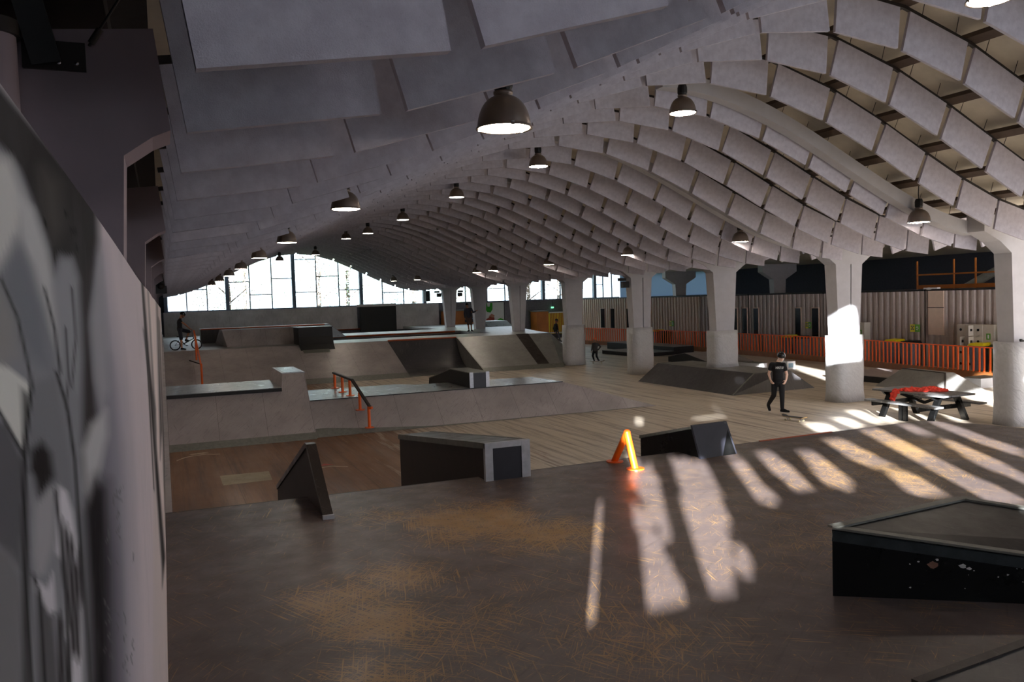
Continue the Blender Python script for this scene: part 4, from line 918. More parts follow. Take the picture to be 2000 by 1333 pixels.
m = MB(); m.box(24.45, 27.0, 22.65, 25.6, 0, .23); m.world('body', M['black'], t)
m = MB(); m.box(24.43, 27.0, 22.63, 25.6, .23, .25); m.world('top_board', M['ramp'], t)
t = thing('pyramid_ramp', 'pale grey pyramid ramp behind the picnic table', 'skate ramp', (24.5, 21, 0))
m = MB(); V = [(23.65, 22.5, 0), (23.6, 19.5, 0), (25.0, 19.0, 0), (25.45, 22.4, 0), (24.68, 22.2, .6), (24.35, 20.14, .6), (24.7, 20.09, .6), (25.0, 22.1, .6)]
m.add(V, [(0, 1, 5, 4), (1, 2, 6, 5), (2, 3, 7, 6), (3, 0, 4, 7), (4, 5, 6, 7)]); m.world('body', M['ramp_green'], t)
m = MB(); m.bar((24.35, 20.14, .603), (23.6, 19.5, .01), .05, .02); m.bar((24.68, 22.2, .605), (24.35, 20.14, .605), .06, .02); m.world('seam_strip', M['ledge_wood'], t)
t = thing('pale_low_box', 'small white box right of the pale pyramid ramp', 'skate obstacle', (26, 20.2, 0))
m = MB(); m.box(25.7, 26.7, 19.85, 20.5, 0, .33); m.world('body', M['white_paint'], t)
m = MB(); m.box(25.68, 26.72, 19.83, 20.52, .33, .35); m.world('top_board', M['grey_edge'], t)

# picnic table
t = thing('picnic_table', 'weathered black and grey picnic table with attached benches', 'table', (18.83, 16.3, 0))
for k in range(4):
    m = MB(); m.box(-.58 + k * .292, -.58 + k * .292 + .28, -1.15, 1.15, .70, .745); m.build('top_plank', M['table_top'], t)
for x in (-.78, .80):
    m = MB(); m.box(x - .15, x + .15, -1.2, 1.1, .44, .485); m.build('bench_plank', M['table_top'], t)
for y in (-.8, .75):
    for sx in (-1, 1):
        m = MB(); m.bar((sx * .66, y, 0), (sx * .30, y, .70), .09, .16, (0, 1, 0)); m.build('leg', M['black_gloss'], t)
    m = MB(); m.box(-.92, .92, y + .05, y + .11, .33, .44); m.build('cross_beam', M['black_gloss'], t)
    m = MB(); m.py([(-.56, .70), (-.45, .60), (.45, .60), (.56, .70)], y + .05, y + .11); m.build('top_cleat', M['black_gloss'], t)
for dx in (-.07, .07):
    m = MB(); m.box(-.60 + dx - .05, -.60 + dx + .05, .05, .15, 0, .44) if False else m.box(-.80, -.72, -.06 + dx - .05, -.06 + dx + .05, 0, .44); m.build('bench_post', M['black_gloss'], t)
m = MB(); m.bar((-.28, .45, .66), (.1, -.0, .42), .1, .08); m.bar((.1, .0, .42), (.28, -.5, .66), .1, .08); m.build('brace', M['black_gloss'], t)
m = MB()
rj = random.Random(11)
for (x, y, r, h) in ((-.44, .40, .14, .04), (-.36, .28, .18, .06), (-.26, .18, .20, .075), (-.14, .08, .19, .065), (-.02, -.02, .20, .085), (.10, -.12, .20, .10), (.20, -.22, .18, .07), (.30, -.34, .14, .045), (-.30, .42, .10, .035), (.02, .16, .12, .05), (.24, -.06, .10, .05)):
    m.ell((x, y, .75 + h * .35), (r, r * rj.uniform(.6, .9), h), rotm_z(rj.uniform(0, 3)))
    m.cap((x + rj.uniform(-.1, .1), y + rj.uniform(-.1, .1), .76), (x + rj.uniform(-.12, .12), y + rj.uniform(-.12, .12), .75 + h * 1.2), .03, .022)
for (x, z, r) in ((-.58, .74, .085), (-.615, .67, .08), (-.625, .60, .075), (-.63, .53, .06)): m.ell((x, .44 + (.75 - z) * .3, z), (.03, r * 1.5, r))
o = m.build('red_jacket', M['red_cloth']); o.location = (18.83, 16.2, 0); tag(o, 'crumpled coral red jacket draped over the picnic table', 'jacket')
md = o.modifiers.new('r', 'REMESH'); md.mode = 'VOXEL'; md.voxel_size = .014; md.use_smooth_shade = True
tx = bpy.data.textures.new('folds', 'CLOUDS'); tx.noise_scale = .07
md = o.modifiers.new('d', 'DISPLACE'); md.texture = tx; md.strength = .075; md.mid_level = .5

# floor markings
def floor_mark(name, lab, polys, cat='floor marking'):
    t = thing(name, lab, cat, (polys[0][1][0][0], polys[0][1][0][1], 0))
    for (nm, poly, mat) in polys:
        m = MB(); m.pz(poly, .0005, .003); m.world(nm, mat, t)
pale = scratched('worn_pale_sheet', sr(168, 156, 130), sr(90, 70, 50), .6, .5); pink = flat('pink_floor_paint', sr(190, 90, 84), .7); cream = flat('cream_floor_paint', sr(196, 180, 158), .7)
floor_mark('pale_floor_panel', 'pale worn square on the brown floor left of the triangular slab', [('panel', [(.97, 17.65), (1.94, 17.66), (1.98, 18.64), (.97, 18.7)], pale)])
def curve_poly(pts, w): return [(x, y + w) for x, y in pts] + [(x, y - w) for x, y in pts[::-1]]
floor_mark('painted_fish', 'small cream and red painted figure on the floor by the mural wall', [('stroke', curve_poly([(.15, 21.15), (.35, 21.5), (.55, 21.62), (.85, 21.68), (1.0, 21.55), (1.15, 21.5)], .035), cream), ('body', [(.45, 21.85), (.55, 21.95), (.78, 21.98), (.9, 21.9), (.75, 21.8), (.5, 21.78)], cream), ('eye', [(.5, 21.84), (.54, 21.9), (.58, 21.85)], pink), ('fin', [(.68, 21.86), (.75, 21.93), (.78, 21.86)], pink)])
floor_mark('painted_stroke', 'cream brush stroke with two pink dabs on the floor behind the triangular slab', [('stroke', curve_poly([(2.75, 18.3), (3.0, 18.38), (3.3, 18.45), (3.5, 18.3), (3.62, 18.2)], .03), cream), ('dab', [(2.75, 18.55), (2.85, 18.72), (2.95, 18.52)], pink), ('dab', [(3.1, 18.62), (3.2, 18.82), (3.38, 18.62)], pink)])

# ------------------------------------------------------------------ picket fence along the aisle
FP = [(27.5, 16.5), (28.06, 20.28), (28.6, 24.75), (29.33, 28.74), (29.65, 31.65), (30.0, 36.0), (30.1, 41.0), (29.95, 47.0), (29.6, 51.0), (29.0, 56.0)]
FLAB = ['nearest orange-red picket fence section, behind the rightmost column', 'orange-red picket fence section before the stacked lockers', 'orange-red picket fence section right of the sunlit column', 'orange-red picket fence section directly left of the sunlit column', 'orange-red picket fence section behind the walking man',
        'orange-red picket fence section between the dark-banked column and the walking man', 'orange-red picket fence section right of the grooved column', 'orange-red picket fence section left of the grooved column', 'farthest orange-red picket fence section near the child on a skateboard']
pk = MB(); pk.box(-.03, .03, -.022, .022, .26, 1.2); pkm = pk.mesh('picket', M['fence_orange'])
for i in range(len(FP) - 1):
    a, c = Vector((*FP[i], 0)), Vector((*FP[i + 1], 0)); d = c - a; L = d.length; ang = math.atan2(d.y, d.x)
    t = thing('picket_fence', FLAB[i], 'fence', a, ang, 'fence sections along the aisle')
    m = MB(); m.box(0, L, -.025, .025, 1.18, 1.22); m.build('top_rail', M['fence_orange'], t)
    m = MB(); m.box(0, L, -.05, .01, .0, .29); m.build('kickboard', M['kick_wood'], t)
    n = int(L / .25)
    for k in range(n):
        o = bpy.data.objects.new('picket', pkm); COL.objects.link(o); o.parent = t; o.location = ((k + .5) * L / n + random.uniform(-.02, .02), 0, 0)

# ------------------------------------------------------------------ container row
PXX = 31.3
cont = [(17.0, 26.85, 'corr_grey', 'taupe corrugated container behind the lockers at the right'), (26.95, 33.0, 'corr_grey', 'taupe corrugated container behind the sunlit column'), (33.1, 38.9, 'corr_grey', 'taupe corrugated container with slit windows behind the walking man'),
        (39.0, 43.6, 'corr_grey', 'taupe corrugated container behind the padded column left of the walking man'), (43.7, 50.4, 'corr_beige', 'beige corrugated container between the two middle columns'), (50.5, 60.3, 'corr_beige', 'farthest corrugated container with narrow windows beside the far windows')]
wins = [[], [], [(33.4, 33.85), (34.7, 35.1), (38.1, 38.5)], [(39.1, 39.5), (40.0, 40.4)], [], [(52.0, 52.6), (54.4, 54.95), (55.9, 56.5)]]
for (y0, y1, mt, lab), W in zip(cont, wins):
    t = thing('corrugated_container', lab, 'container', (PXX, y0, 0), 0, 'containers along the aisle')
    m = MB(); ln = []; y = y0; k = 0; p = (y1 - y0) / max(1, round((y1 - y0) / .34))
    while y < y1 - .01:
        ln += [(PXX, y), (PXX, y + p * .42), (PXX + .09, y + p * .52), (PXX + .09, y + p * .92)]; y += p
    ln.append((PXX, y1)); n = len(ln)
    m.add([(x, yy, 0) for x, yy in ln] + [(x, yy, 3.34) for x, yy in ln], [(i, i + 1, n + i + 1, n + i) for i in range(n - 1)]); m.world('corrugated_side', M[mt], t)
    m = MB(); m.box(PXX + .1, PXX + 2.6, y0, y1, 0, 3.3); m.world('body', M[mt], t)
    m = MB(); m.box(PXX - .03, PXX + 2.6, y0, y1, 3.33, 3.40); m.world('roof_edge', M['black'], t)
    for (a, c) in W:
        m = MB(); m.box(PXX - .03, PXX + .05, a - .03, c + .03, 1.1, 2.62); f = m.world('window_frame', M['corr_beige'], t)
        m = MB(); m.box(PXX - .04, PXX - .02, a, c, 1.12, 2.58); m.world('window_pane', M['dark_glass'], f)
t = bpy.data.objects['corrugated_container']
m = MB(); m.box(PXX - .05, PXX + .02, 25.92, 26.7, 1.4, 3.33); o = m.world('hatch_panel', M['corr_beige'], t); o['label'] = 'beige flat hatch panel'
m = MB(); m.box(PXX - .06, PXX - .04, 25.9, 26.72, 2.58, 2.61); m.world('hatch_seam', M['dark_steel'], o)
t = thing('wall_lamp', 'small white bulkhead lamp on the container edge above the beige hatch', 'lamp', (PXX - .05, 26.45, 3.42))
m = MB(); m.box(-.15, .05, -.35, .35, 0, .06); m.build('arm', M['white_paint'], t); m = MB(); m.ell((-.12, .1, .02), (.07, .16, .05)); m.build('housing', M['white_paint'], t)
# signs: yellow half and green half with small white icons
for (y0, y1, z0, z1, lab) in ((46.55, 47.05, 1.4, 1.76, 'yellow and green recycling sign on the beige container between the middle columns'), (33.9, 34.3, 1.52, 1.86, 'yellow and green recycling sign between the slit windows'), (27.15, 27.65, 1.5, 1.84, 'yellow and green recycling sign right of the sunlit column'), (22.85, 23.35, 1.46, 1.76, 'yellow and green recycling sign between the two locker stacks')):
    ym = (y0 + y1) / 2; t = thing('recycling_sign', lab, 'sign', (PXX - .05, ym, z0), 0, 'recycling signs')
    m = MB(); m.box(PXX - .06, PXX - .03, ym, y1, z0, z1); a = m.world('yellow_panel', M['sign_yellow'], t)
    m = MB(); m.box(PXX - .06, PXX - .03, y0, ym, z0, z1); c = m.world('green_panel', M['sign_green'], t)
    w_ = (y1 - y0) / 2; h_ = z1 - z0; m = MB()
    for (u, v) in ((.3, .75), (.7, .75), (.3, .35), (.7, .35), (.5, .55)): m.box(PXX - .064, PXX - .06, ym + w_ * u - .035, ym + w_ * u + .035, z0 + h_ * v - .03, z0 + h_ * v + .03)
    m.world('pictograms', M['grey_edge'], a)
    m = MB()
    for ang in (0, 2.09, 4.19): m.bar((PXX - .063, y0 + w_ * .5 + .06 * math.cos(ang), z0 + h_ * .5 + .08 * math.sin(ang)), (PXX - .063, y0 + w_ * .5 + .06 * math.cos(ang + 1.5), z0 + h_ * .5 + .08 * math.sin(ang + 1.5)), .03, .006, (1, 0, 0))
    m.world('arrows', M['white_paint'], c)
# bins
def bin_(lab, x, y, body, lid, h=1.02):
    t = thing('wheelie_bin', lab, 'bin', (x, y, 0), 0, 'wheelie bins behind the fence')
    m = MB(); m.prism([(-.24, -.26, .06), (.24, -.26, .06), (.24, .26, .06), (-.24, .26, .06)], [(-.29, -.34, h), (.29, -.34, h), (.29, .34, h), (-.29, .34, h)]); m.build('body', M[body], t)
    m = MB(); m.prism([(-.32, -.37, h), (.32, -.37, h), (.32, .37, h), (-.32, .37, h)], [(-.22, -.28, h + .10), (.30, -.28, h + .13), (.30, .28, h + .13), (-.22, .28, h + .10)]); m.build('lid', M[lid], t)
    for s in (-1, 1):
        m = MB(); m.tube([(.22, s * .25, .08), (.22, s * .30, .08)], .08, 12); m.build('wheel', M['black'], t)
for (y, where) in ((47.75, 'behind the fence between the middle columns'), (35.0, 'behind the walking man and fence'), (28.1, 'behind the fence right of the sunlit column'), (23.75, 'behind the fence before the locker stack')):
    bin_('grey bin with bright yellow lid %s' % where, 30.75, y, 'bin_grey', 'bin_yellow', 1.06); bin_('dark-lidded bin beside the yellow-lidded one %s' % where, 30.78, y - .85, 'bin_green' if y < 24 or y > 40 else 'bin_grey', 'bin_green' if y < 24 else 'black', 1.02)
# lockers
def lockers(lab, y0, ncol, rows, side, opened=()):
    t = thing('locker_stack', lab, 'locker', (30.85, y0, 0), 0, 'beige lockers by the containers')
    W = .40; H = 1.9 / rows
    m = MB(); m.box(0, .40, 0, ncol * W + (.48 if side else 0), 0, 1.9); m.build('body', M['locker'], t)
    off = .48 if side else 0
    for c in range(ncol):
        for r in range(rows):
            dr = bpy.data.objects.new('door', None); 
            m = MB(); op = (c, r) in opened
            if op: m.box(-.30, -.0, off + c * W + .02, off + c * W + .045, r * H + .02, (r + 1) * H - .02)
            else: m.box(-.022, 0, off + c * W + .015, off + (c + 1) * W - .015, r * H + .015, (r + 1) * H - .015)
            d = m.build('door', M['locker'], t)
            m = MB()
            if op: m.obox((-.15, off + c * W + .015, (r + .55) * H), (1, 0, 0), (0, 1, 0), (0, 0, 1), .05, .012, .05)
            else: m.tube([(-.035, off + c * W + .2, (r + .55) * H), (-.02, off + c * W + .2, (r + .55) * H)], .055, 14, smooth=False)
            m.build('lock', M['black'], d)
    if side:
        m = MB(); m.box(-.012, 0, .14, .32, 1.30, 1.55); m.build('green_label', M['sign_green'], t); m = MB(); m.box(-.016, -.012, .20, .26, 1.35, 1.5); m.build('pictogram', M['white_paint'], t)
        m = MB(); m.box(-.012, 0, .14, .32, 1.08, 1.2); m.build('yellow_label', M['sign_yellow'], t)
lockers('beige locker stack with round black locks and plain green-labelled side panel', 23.25, 3, 4, True, ((1, 3), (1, 2), (2, 2)))
lockers('beige locker stack at the right edge behind the rightmost column', 20.9, 5, 4, False, ((4, 2),))
lockers('beige locker stack half hidden behind the sunlit column', 29.95, 2, 4, True)
# upper railing and duct above the containers
t = thing('upper_railing', 'dark orange guard railing on top of the containers at the upper right', 'railing', (33.5, 24, 3.4))
for y in (29.2, 27.2, 26.1, 24.3, 22.2, 20):
    m = MB(); m.box(33.45, 33.51, y - .03, y + .03, 3.38, 4.75); m.world('post', M['wood_orange'], t)
for z0, z1 in ((4.05, 4.12), (3.42, 3.6)):
    m = MB(); m.box(33.46, 33.5, 20, 29.2, z0, z1); m.world('rail', M['wood_orange'], t)
t = thing('air_duct', 'grey round duct slanting up behind the orange upper railing', 'duct', (35.5, 27, 3.4)); m = MB(); m.tube([(35.2, 28.2, 3.3), (36.0, 26.8, 4.25)], .2, 14); m.world('pipe', M['duct'], t)
m = MB(); m.tube([(35.2, 28.2, 3.3), (35.25, 28.1, 3.36)], .24, 14); m.world('collar', M['duct'], t)
# ------------------------------------------------------------------ people
def remesh(o, v, sm=4):
    md = o.modifiers.new('remesh', 'REMESH'); md.mode = 'VOXEL'; md.voxel_size = v; md.use_smooth_shade = True
    md = o.modifiers.new('smooth', 'SMOOTH'); md.factor = .5; md.iterations = sm
def rotm(yaw, pitch=0): return (Matrix.Rotation(yaw, 3, 'Z') @ Matrix.Rotation(pitch, 3, 'X'))
def limb(m, pts, rs):
    for i in range(len(pts) - 1): m.cap(pts[i], pts[i + 1], rs[i], rs[i + 1])
def hand(m, wrist, d, palm_n, k=1.0, curl=.6):
    """palm and five curled fingers; d = pointing direction, palm_n = normal out of the palm"""
    w = Vector(wrist); d = Vector(d).normalized(); n = Vector(palm_n); n = (n - d * n.dot(d)).normalized(); s = d.cross(n)
    R = Matrix((s, d, n)).transposed(); m.ell(w + d * .048 * k, (.040 * k, .052 * k, .019 * k), R, 12, 8)
    for i, (off, L) in enumerate(((-.030, .062), (-.010, .074), (.010, .070), (.029, .054))):
        b = w + d * .088 * k + s * off * k; p1 = b + (d * math.cos(curl * .6) + n * math.sin(curl * .6)) * L * .5 * k; p2 = p1 + (d * math.cos(curl * 1.6) + n * math.sin(curl * 1.6)) * L * .5 * k
        limb(m, [b, p1, p2], [.0095 * k, .009 * k, .0078 * k])
    b = w + d * .03 * k - s * .034 * k; p1 = b + (d * .6 - s * .6 + n * .35).normalized() * .04 * k; p2 = p1 + (d * .9 - s * .1 + n * .4).normalized() * .032 * k
    limb(m, [b, p1, p2], [.013 * k, .0115 * k, .009 * k])
def person(label, loc, J, look, cl, vox=.014, k=1.0, hands=True):
    """J: joints in metres, x to the right of the camera's view, y away, z up"""
    a = math.atan2(loc[0], loc[1]); t = thing('person', label, 'person', loc, -a)
    g = {n: Vector(p) for n, p in J.items()}
    H = rotm(*look)                                                # head frame: face looks along -y
    m = MB(); hc = g['head']
    m.ell(hc, (.076 * k, .096 * k, .105 * k), H); m.ell(hc + H @ Vector((0, -.030, -.062)) * k, (.056 * k, .062 * k, .062 * k), H)
    m.cap(hc + H @ Vector((0, -.094, .004)) * k, hc + H @ Vector((0, -.118, -.034)) * k, .010 * k, .016 * k)        # nose
    m.ell(hc + H @ Vector((0, -.078, -.10)) * k, (.026 * k, .02 * k, .018 * k), H)                                   # chin
    m.ell(hc + H @ Vector((0, -.090, -.070)) * k, (.026 * k, .012 * k, .009 * k), H)                                 # lips
    for s in (-1, 1): m.ell(hc + H @ Vector((s * .078, .008, -.018)) * k, (.012 * k, .022 * k, .032 * k), H); m.ell(hc + H @ Vector((s * .033, -.088, .018)) * k, (.024 * k, .012 * k, .009 * k), H)
    m.cap(g['neck'], hc + H @ Vector((0, .02, -.06)) * k, .060 * k, .052 * k)
    ch = (g['shL'] + g['shR']) / 2; hp = (g['hipL'] + g['hipR']) / 2
    m.cap(ch - Vector((0, 0, .10)) * k, hp, .085 * k, .085 * k); m.cap(g['shL'], g['shR'], .06 * k, .06 * k)
    for s in 'LR':
        limb(m, [g['sh' + s], g['el' + s], g['wr' + s]], [.052 * k, .042 * k, .029 * k])
        limb(m, [g['hip' + s], g['kn' + s], g['an' + s]], [.085 * k, .058 * k, .040 * k])
        m.cap(g['an' + s], g['toe' + s], .042 * k, .034 * k)
        if hands:
            d = (g['wr' + s] - g['el' + s]).normalized(); d = (d + Vector(J.get('hd' + s, (0, 0, 0)))).normalized()
            hand(m, g['wr' + s], d, J.get('pn' + s, (-.7 if s == 'R' else .7, .4, 0)), k * 1.05)
    b = m.build('body', cl['skin'], t); remesh(b, vox)
    m = MB()
    for s in (-1, 1): m.ell(hc + H @ Vector((s * .033, -.0935, .008)) * k, (.012 * k, .006 * k, .006 * k), H, 8, 6)
    m.build('eyes', M['black'], b)
    m = MB(); m.ell(hc + H @ Vector((0, -.101, -.070)) * k, (.020 * k, .004 * k, .003 * k), H, 8, 6); m.build('mouth', flat('lips', sr(150, 84, 78), .6), b)
    if cl.get('hair'): m = MB(); m.ell(hc + H @ Vector((0, .018, .02)) * k, (.085 * k, .098 * k, .105 * k), H); m.build('hair', cl['hair'], b)
    # shirt
    m = MB(); fr = k
    sx = (g['shR'] - g['shL']).normalized(); up = (ch - hp).normalized(); fy = up.cross(sx)
    R = Matrix((sx, -fy, up)).transposed() if False else Matrix((sx, fy, up)).transposed()
    tl = (ch - hp).length
    m.ell(hp + up * tl * .72, (.175 * k, .125 * k, .20 * k), R); m.ell(hp + up * tl * .42, (.160 * k, .122 * k, .22 * k), R); m.ell(hp + up * (.08 * k), (.172 * k, .130 * k, .17 * k), R); m.ell(hp + up * (.0 * k), (.174 * k, .132 * k, .085 * k), R)
    m.cap(g['shL'] + up * .0, g['shR'], .066 * k, .066 * k); m.cap(ch - up * .02, g['neck'] - up * .03 * k, .08 * k, .062 * k)
    for s in 'LR':
        e = g['el' + s]; q = g['sh' + s].lerp(e, cl.get('sleeve', .5)) ; 
        if cl.get('sleeve', .5) >= 1: limb(m, [g['sh' + s], e, g['wr' + s].lerp(e, .04)], [.066 * k, .056 * k, .042 * k])
        else: limb(m, [g['sh' + s], q], [.068 * k, .064 * k])
    sh = m.build('shirt', cl['shirt'], t); remesh(sh, vox, 5)
    # trousers
    m = MB(); m.ell(hp, (.160 * k, .122 * k, .13 * k), R)
    for s in 'LR':
        kn, an = g['kn' + s], g['an' + s]
        if cl.get('shorts'): limb(m, [g['hip' + s], kn.lerp(g['hip' + s], .02)], [.104 * k, .086 * k])
        else: limb(m, [g['hip' + s], kn, an + (kn - an) * .10], [.100 * k, .074 * k, .056 * k])
    p = m.build('shorts' if cl.get('shorts') else 'trousers', cl['legs'], t); remesh(p, vox, 4)
    for s in 'LR':
        an, to = g['an' + s], g['toe' + s]; d = (to - an); 
        m = MB(); heel = an + Vector((0, 0, -.035)) * k - Vector((d.x, d.y, 0)).normalized() * .02 * k if d.xy.length > .02 else an
        m.cap(an, heel, .05 * k, .048 * k); m.cap(heel, to, .048 * k, .042 * k); m.cap(an, to, .046 * k, .036 * k)
        s1 = m.build('shoe', M['black_cloth'], t); remesh(s1, vox * .9, 2)
        m = MB(); dn = Vector((0, 0, -.036 * k)); m.cap(heel + dn, to + dn, .036 * k, .034 * k); o = m.build('sole', M['white'], s1)
    if cl.get('helmet'):
        m = MB(); n = 22; prf = [(0, .136), (.05, .130), (.088, .104), (.112, .066), (.122, .022), (.121, -.018), (.112, -.022), (.112, .02)]
        mm = MB(); mm.lathe([(r * k, z * k) for r, z in prf], n=n)
        mm.v = [tuple(hc + H @ (Vector((v[0] * .93, v[1] * 1.08 + .006 * k, v[2] + .030 * k)))) for v in mm.v]
        h = mm.build('helmet', cl['helmet'], t)
        m = MB()
        for s in (-1, 1): limb(m, [hc + H @ Vector((s * .095, .0, .0)) * k, hc + H @ Vector((s * .075, -.03, -.08)) * k, hc + H @ Vector((0, -.06, -.125)) * k], [.007 * k] * 3)
        m.build('chin_strap', cl.get('strap', M['black']), h)
        m = MB()
        for (x, y, z) in ((0, -.10, .075), (-.07, -.06, .085), (.07, -.06, .085)): m.ell(hc + H @ Vector((x, y, z + .030)) * k, (.012 * k, .008 * k, .006 * k), H, 8, 6)
        m.build('vents', M['black'] if cl['helmet'] is not M['helmet_black'] else M['dark_steel'], h)
    return t, sh, b

man, shirt, _ = person('man in black shirt, dark trousers and black helmet walking and looking down', (16.55, 19.33, 0),
    dict(head=(.095, -.05, 1.635), neck=(.02, .0, 1.50), shL=(-.175, .03, 1.41), shR=(.170, -.05, 1.41), elL=(-.255, .06, 1.13), elR=(.245, -.02, 1.12), wrL=(-.215, -.03, .965), wrR=(.225, -.08, .965), hdL=(.55, -.3, -.4), hdR=(-.5, -.2, -.4), pnL=(.6, .6, .2), pnR=(-.6, .6, .2),
         hipL=(-.095, .02, .88), hipR=(.10, -.01, .88), knL=(-.125, .05, .50), knR=(.105, -.14, .49), anL=(-.285, .28, .20), toeL=(-.25, .16, .045), anR=(.105, -.06, .095), toeR=(.27, -.14, .045)),
    (math.radians(24), math.radians(20)), dict(skin=M['skin'], shirt=M['black_cloth'], legs=M['black_cloth'], helmet=M['helmet_black'], hair=M['hair'], strap=M['white'], sleeve=.48), .0105)
# lettering on the shirt, laid onto the cloth
fc = bpy.data.curves.new('lettering', 'FONT'); fc.body = 'NIKE SB'; fc.size = .088; fc.extrude = .0; fc.align_x = 'CENTER'; fc.align_y = 'CENTER'; fc.shear = .25; fc.space_character = .95; fc.offset = .0016
tmp = bpy.data.objects.new('tmp_text', fc); COL.objects.link(tmp)
dg = bpy.context.evaluated_depsgraph_get(); tme = bpy.data.meshes.new_from_object(tmp.evaluated_get(dg)); se = shirt.evaluated_get(dg)
w0 = max(v.co.x for v in tme.vertices) - min(v.co.x for v in tme.vertices); scx = .235 / w0
tilt = Matrix.Rotation(math.radians(8), 3, 'Z')
import bmesh
bmx = bmesh.new(); bmx.from_mesh(tme); bmesh.ops.triangulate(bmx, faces=bmx.faces[:]); bmesh.ops.subdivide_edges(bmx, edges=[e for e in bmx.edges if e.calc_length() > .02], cuts=2, use_grid_fill=False); bmx.to_mesh(tme); bmx.free()
for v in tme.vertices:
    x, z = v.co.x * scx + .045, v.co.y * 1.0 + 1.325
    ok, hit, nrm, _i = se.ray_cast(Vector((x, -1, z)), Vector((0, 1, 0)))
    v.co = Vector((x, (hit.y if ok else -.14) - .004, z))
tme.materials.clear(); tme.materials.append(M['white']); bpy.data.objects.remove(tmp)
to = bpy.data.objects.new('shirt_lettering', tme); COL.objects.link(to); to.parent = shirt; to['label'] = 'white block lettering across the chest'

def skateboard(label, loc, rz, tilt=0):
    t = thing('skateboard', label, 'skateboard', loc, rz)
    if tilt: t.rotation_euler = (0, tilt, rz)
    n = 22; top = []; bot = []; vs = []; fs = []
    for i in range(n):
        x = -.40 + .80 * i / (n - 1); e = max(0, abs(x) - .29); z = .105 + e * .42; wd = .10 * math.sqrt(max(.03, 1 - (max(0, abs(x) - .30) / .105) ** 2))
        vs += [(x, -wd, z + .004), (x, 0, z), (x, wd, z + .004)]
    for i in range(n - 1):
        for j in range(2): a = i * 3 + j; fs.append((a, a + 3, a + 4, a + 1))
    m = MB(); m.add(vs, fs, True); d = m.build('deck', M['maple'], t); sd = d.modifiers.new('s', 'SOLIDIFY'); sd.thickness = .012; sd.offset = -1
    m = MB(); m.add([(x, y * .98, z + .0025) for x, y, z in vs], fs, True); m.build('grip_tape', M['grip'], d)
    for sx in (-1, 1):
        m = MB(); m.box(sx * .22 - .035, sx * .22 + .035, -.03, .03, .06, .095); m.tube([(sx * .22, -.075, .035), (sx * .22, .075, .035)], .011, 8); m.build('truck', M['chrome'], t)
        for sy in (-1, 1):
            m = MB(); m.tube([(sx * .22, sy * .075, .027), (sx * .22, sy * .108, .027)], .027, 14); m.build('wheel', M['wheel'], t)
    return t
skateboard('skateboard with dark grip tape lying on the floor beside the walking man', (15.8, 17.82, 0), math.radians(-80))

person('bike rider in dark vest, shorts and helmet standing astride the bicycle', (.52, 43.3, LZ),
    dict(head=(.40, -.02, 1.70), neck=(.30, 0, 1.56), shL=(.25, .16, 1.46), shR=(.25, -.16, 1.46), elL=(.50, .26, 1.24), elR=(.51, -.28, 1.23), wrL=(.70, .26, 1.03), wrR=(.71, -.27, 1.02), hdL=(.5, 0, .3), hdR=(.5, 0, .3), pnL=(.3, 0, -1), pnR=(.3, 0, -1),
         hipL=(.24, .10, 1.0), hipR=(.24, -.10, 1.0), knL=(.66, .16, .88), knR=(.28, -.20, .56), anL=(.50, .13, .50), toeL=(.62, .13, .44), anR=(.29, -.22, .10), toeR=(.45, -.24, .045)),
    (math.radians(80), math.radians(22)), dict(skin=M['skin_dark'], shirt=M['black_cloth'], legs=M['navy_cloth'], shorts=True, helmet=M['helmet_black'], sleeve=.3), .016)
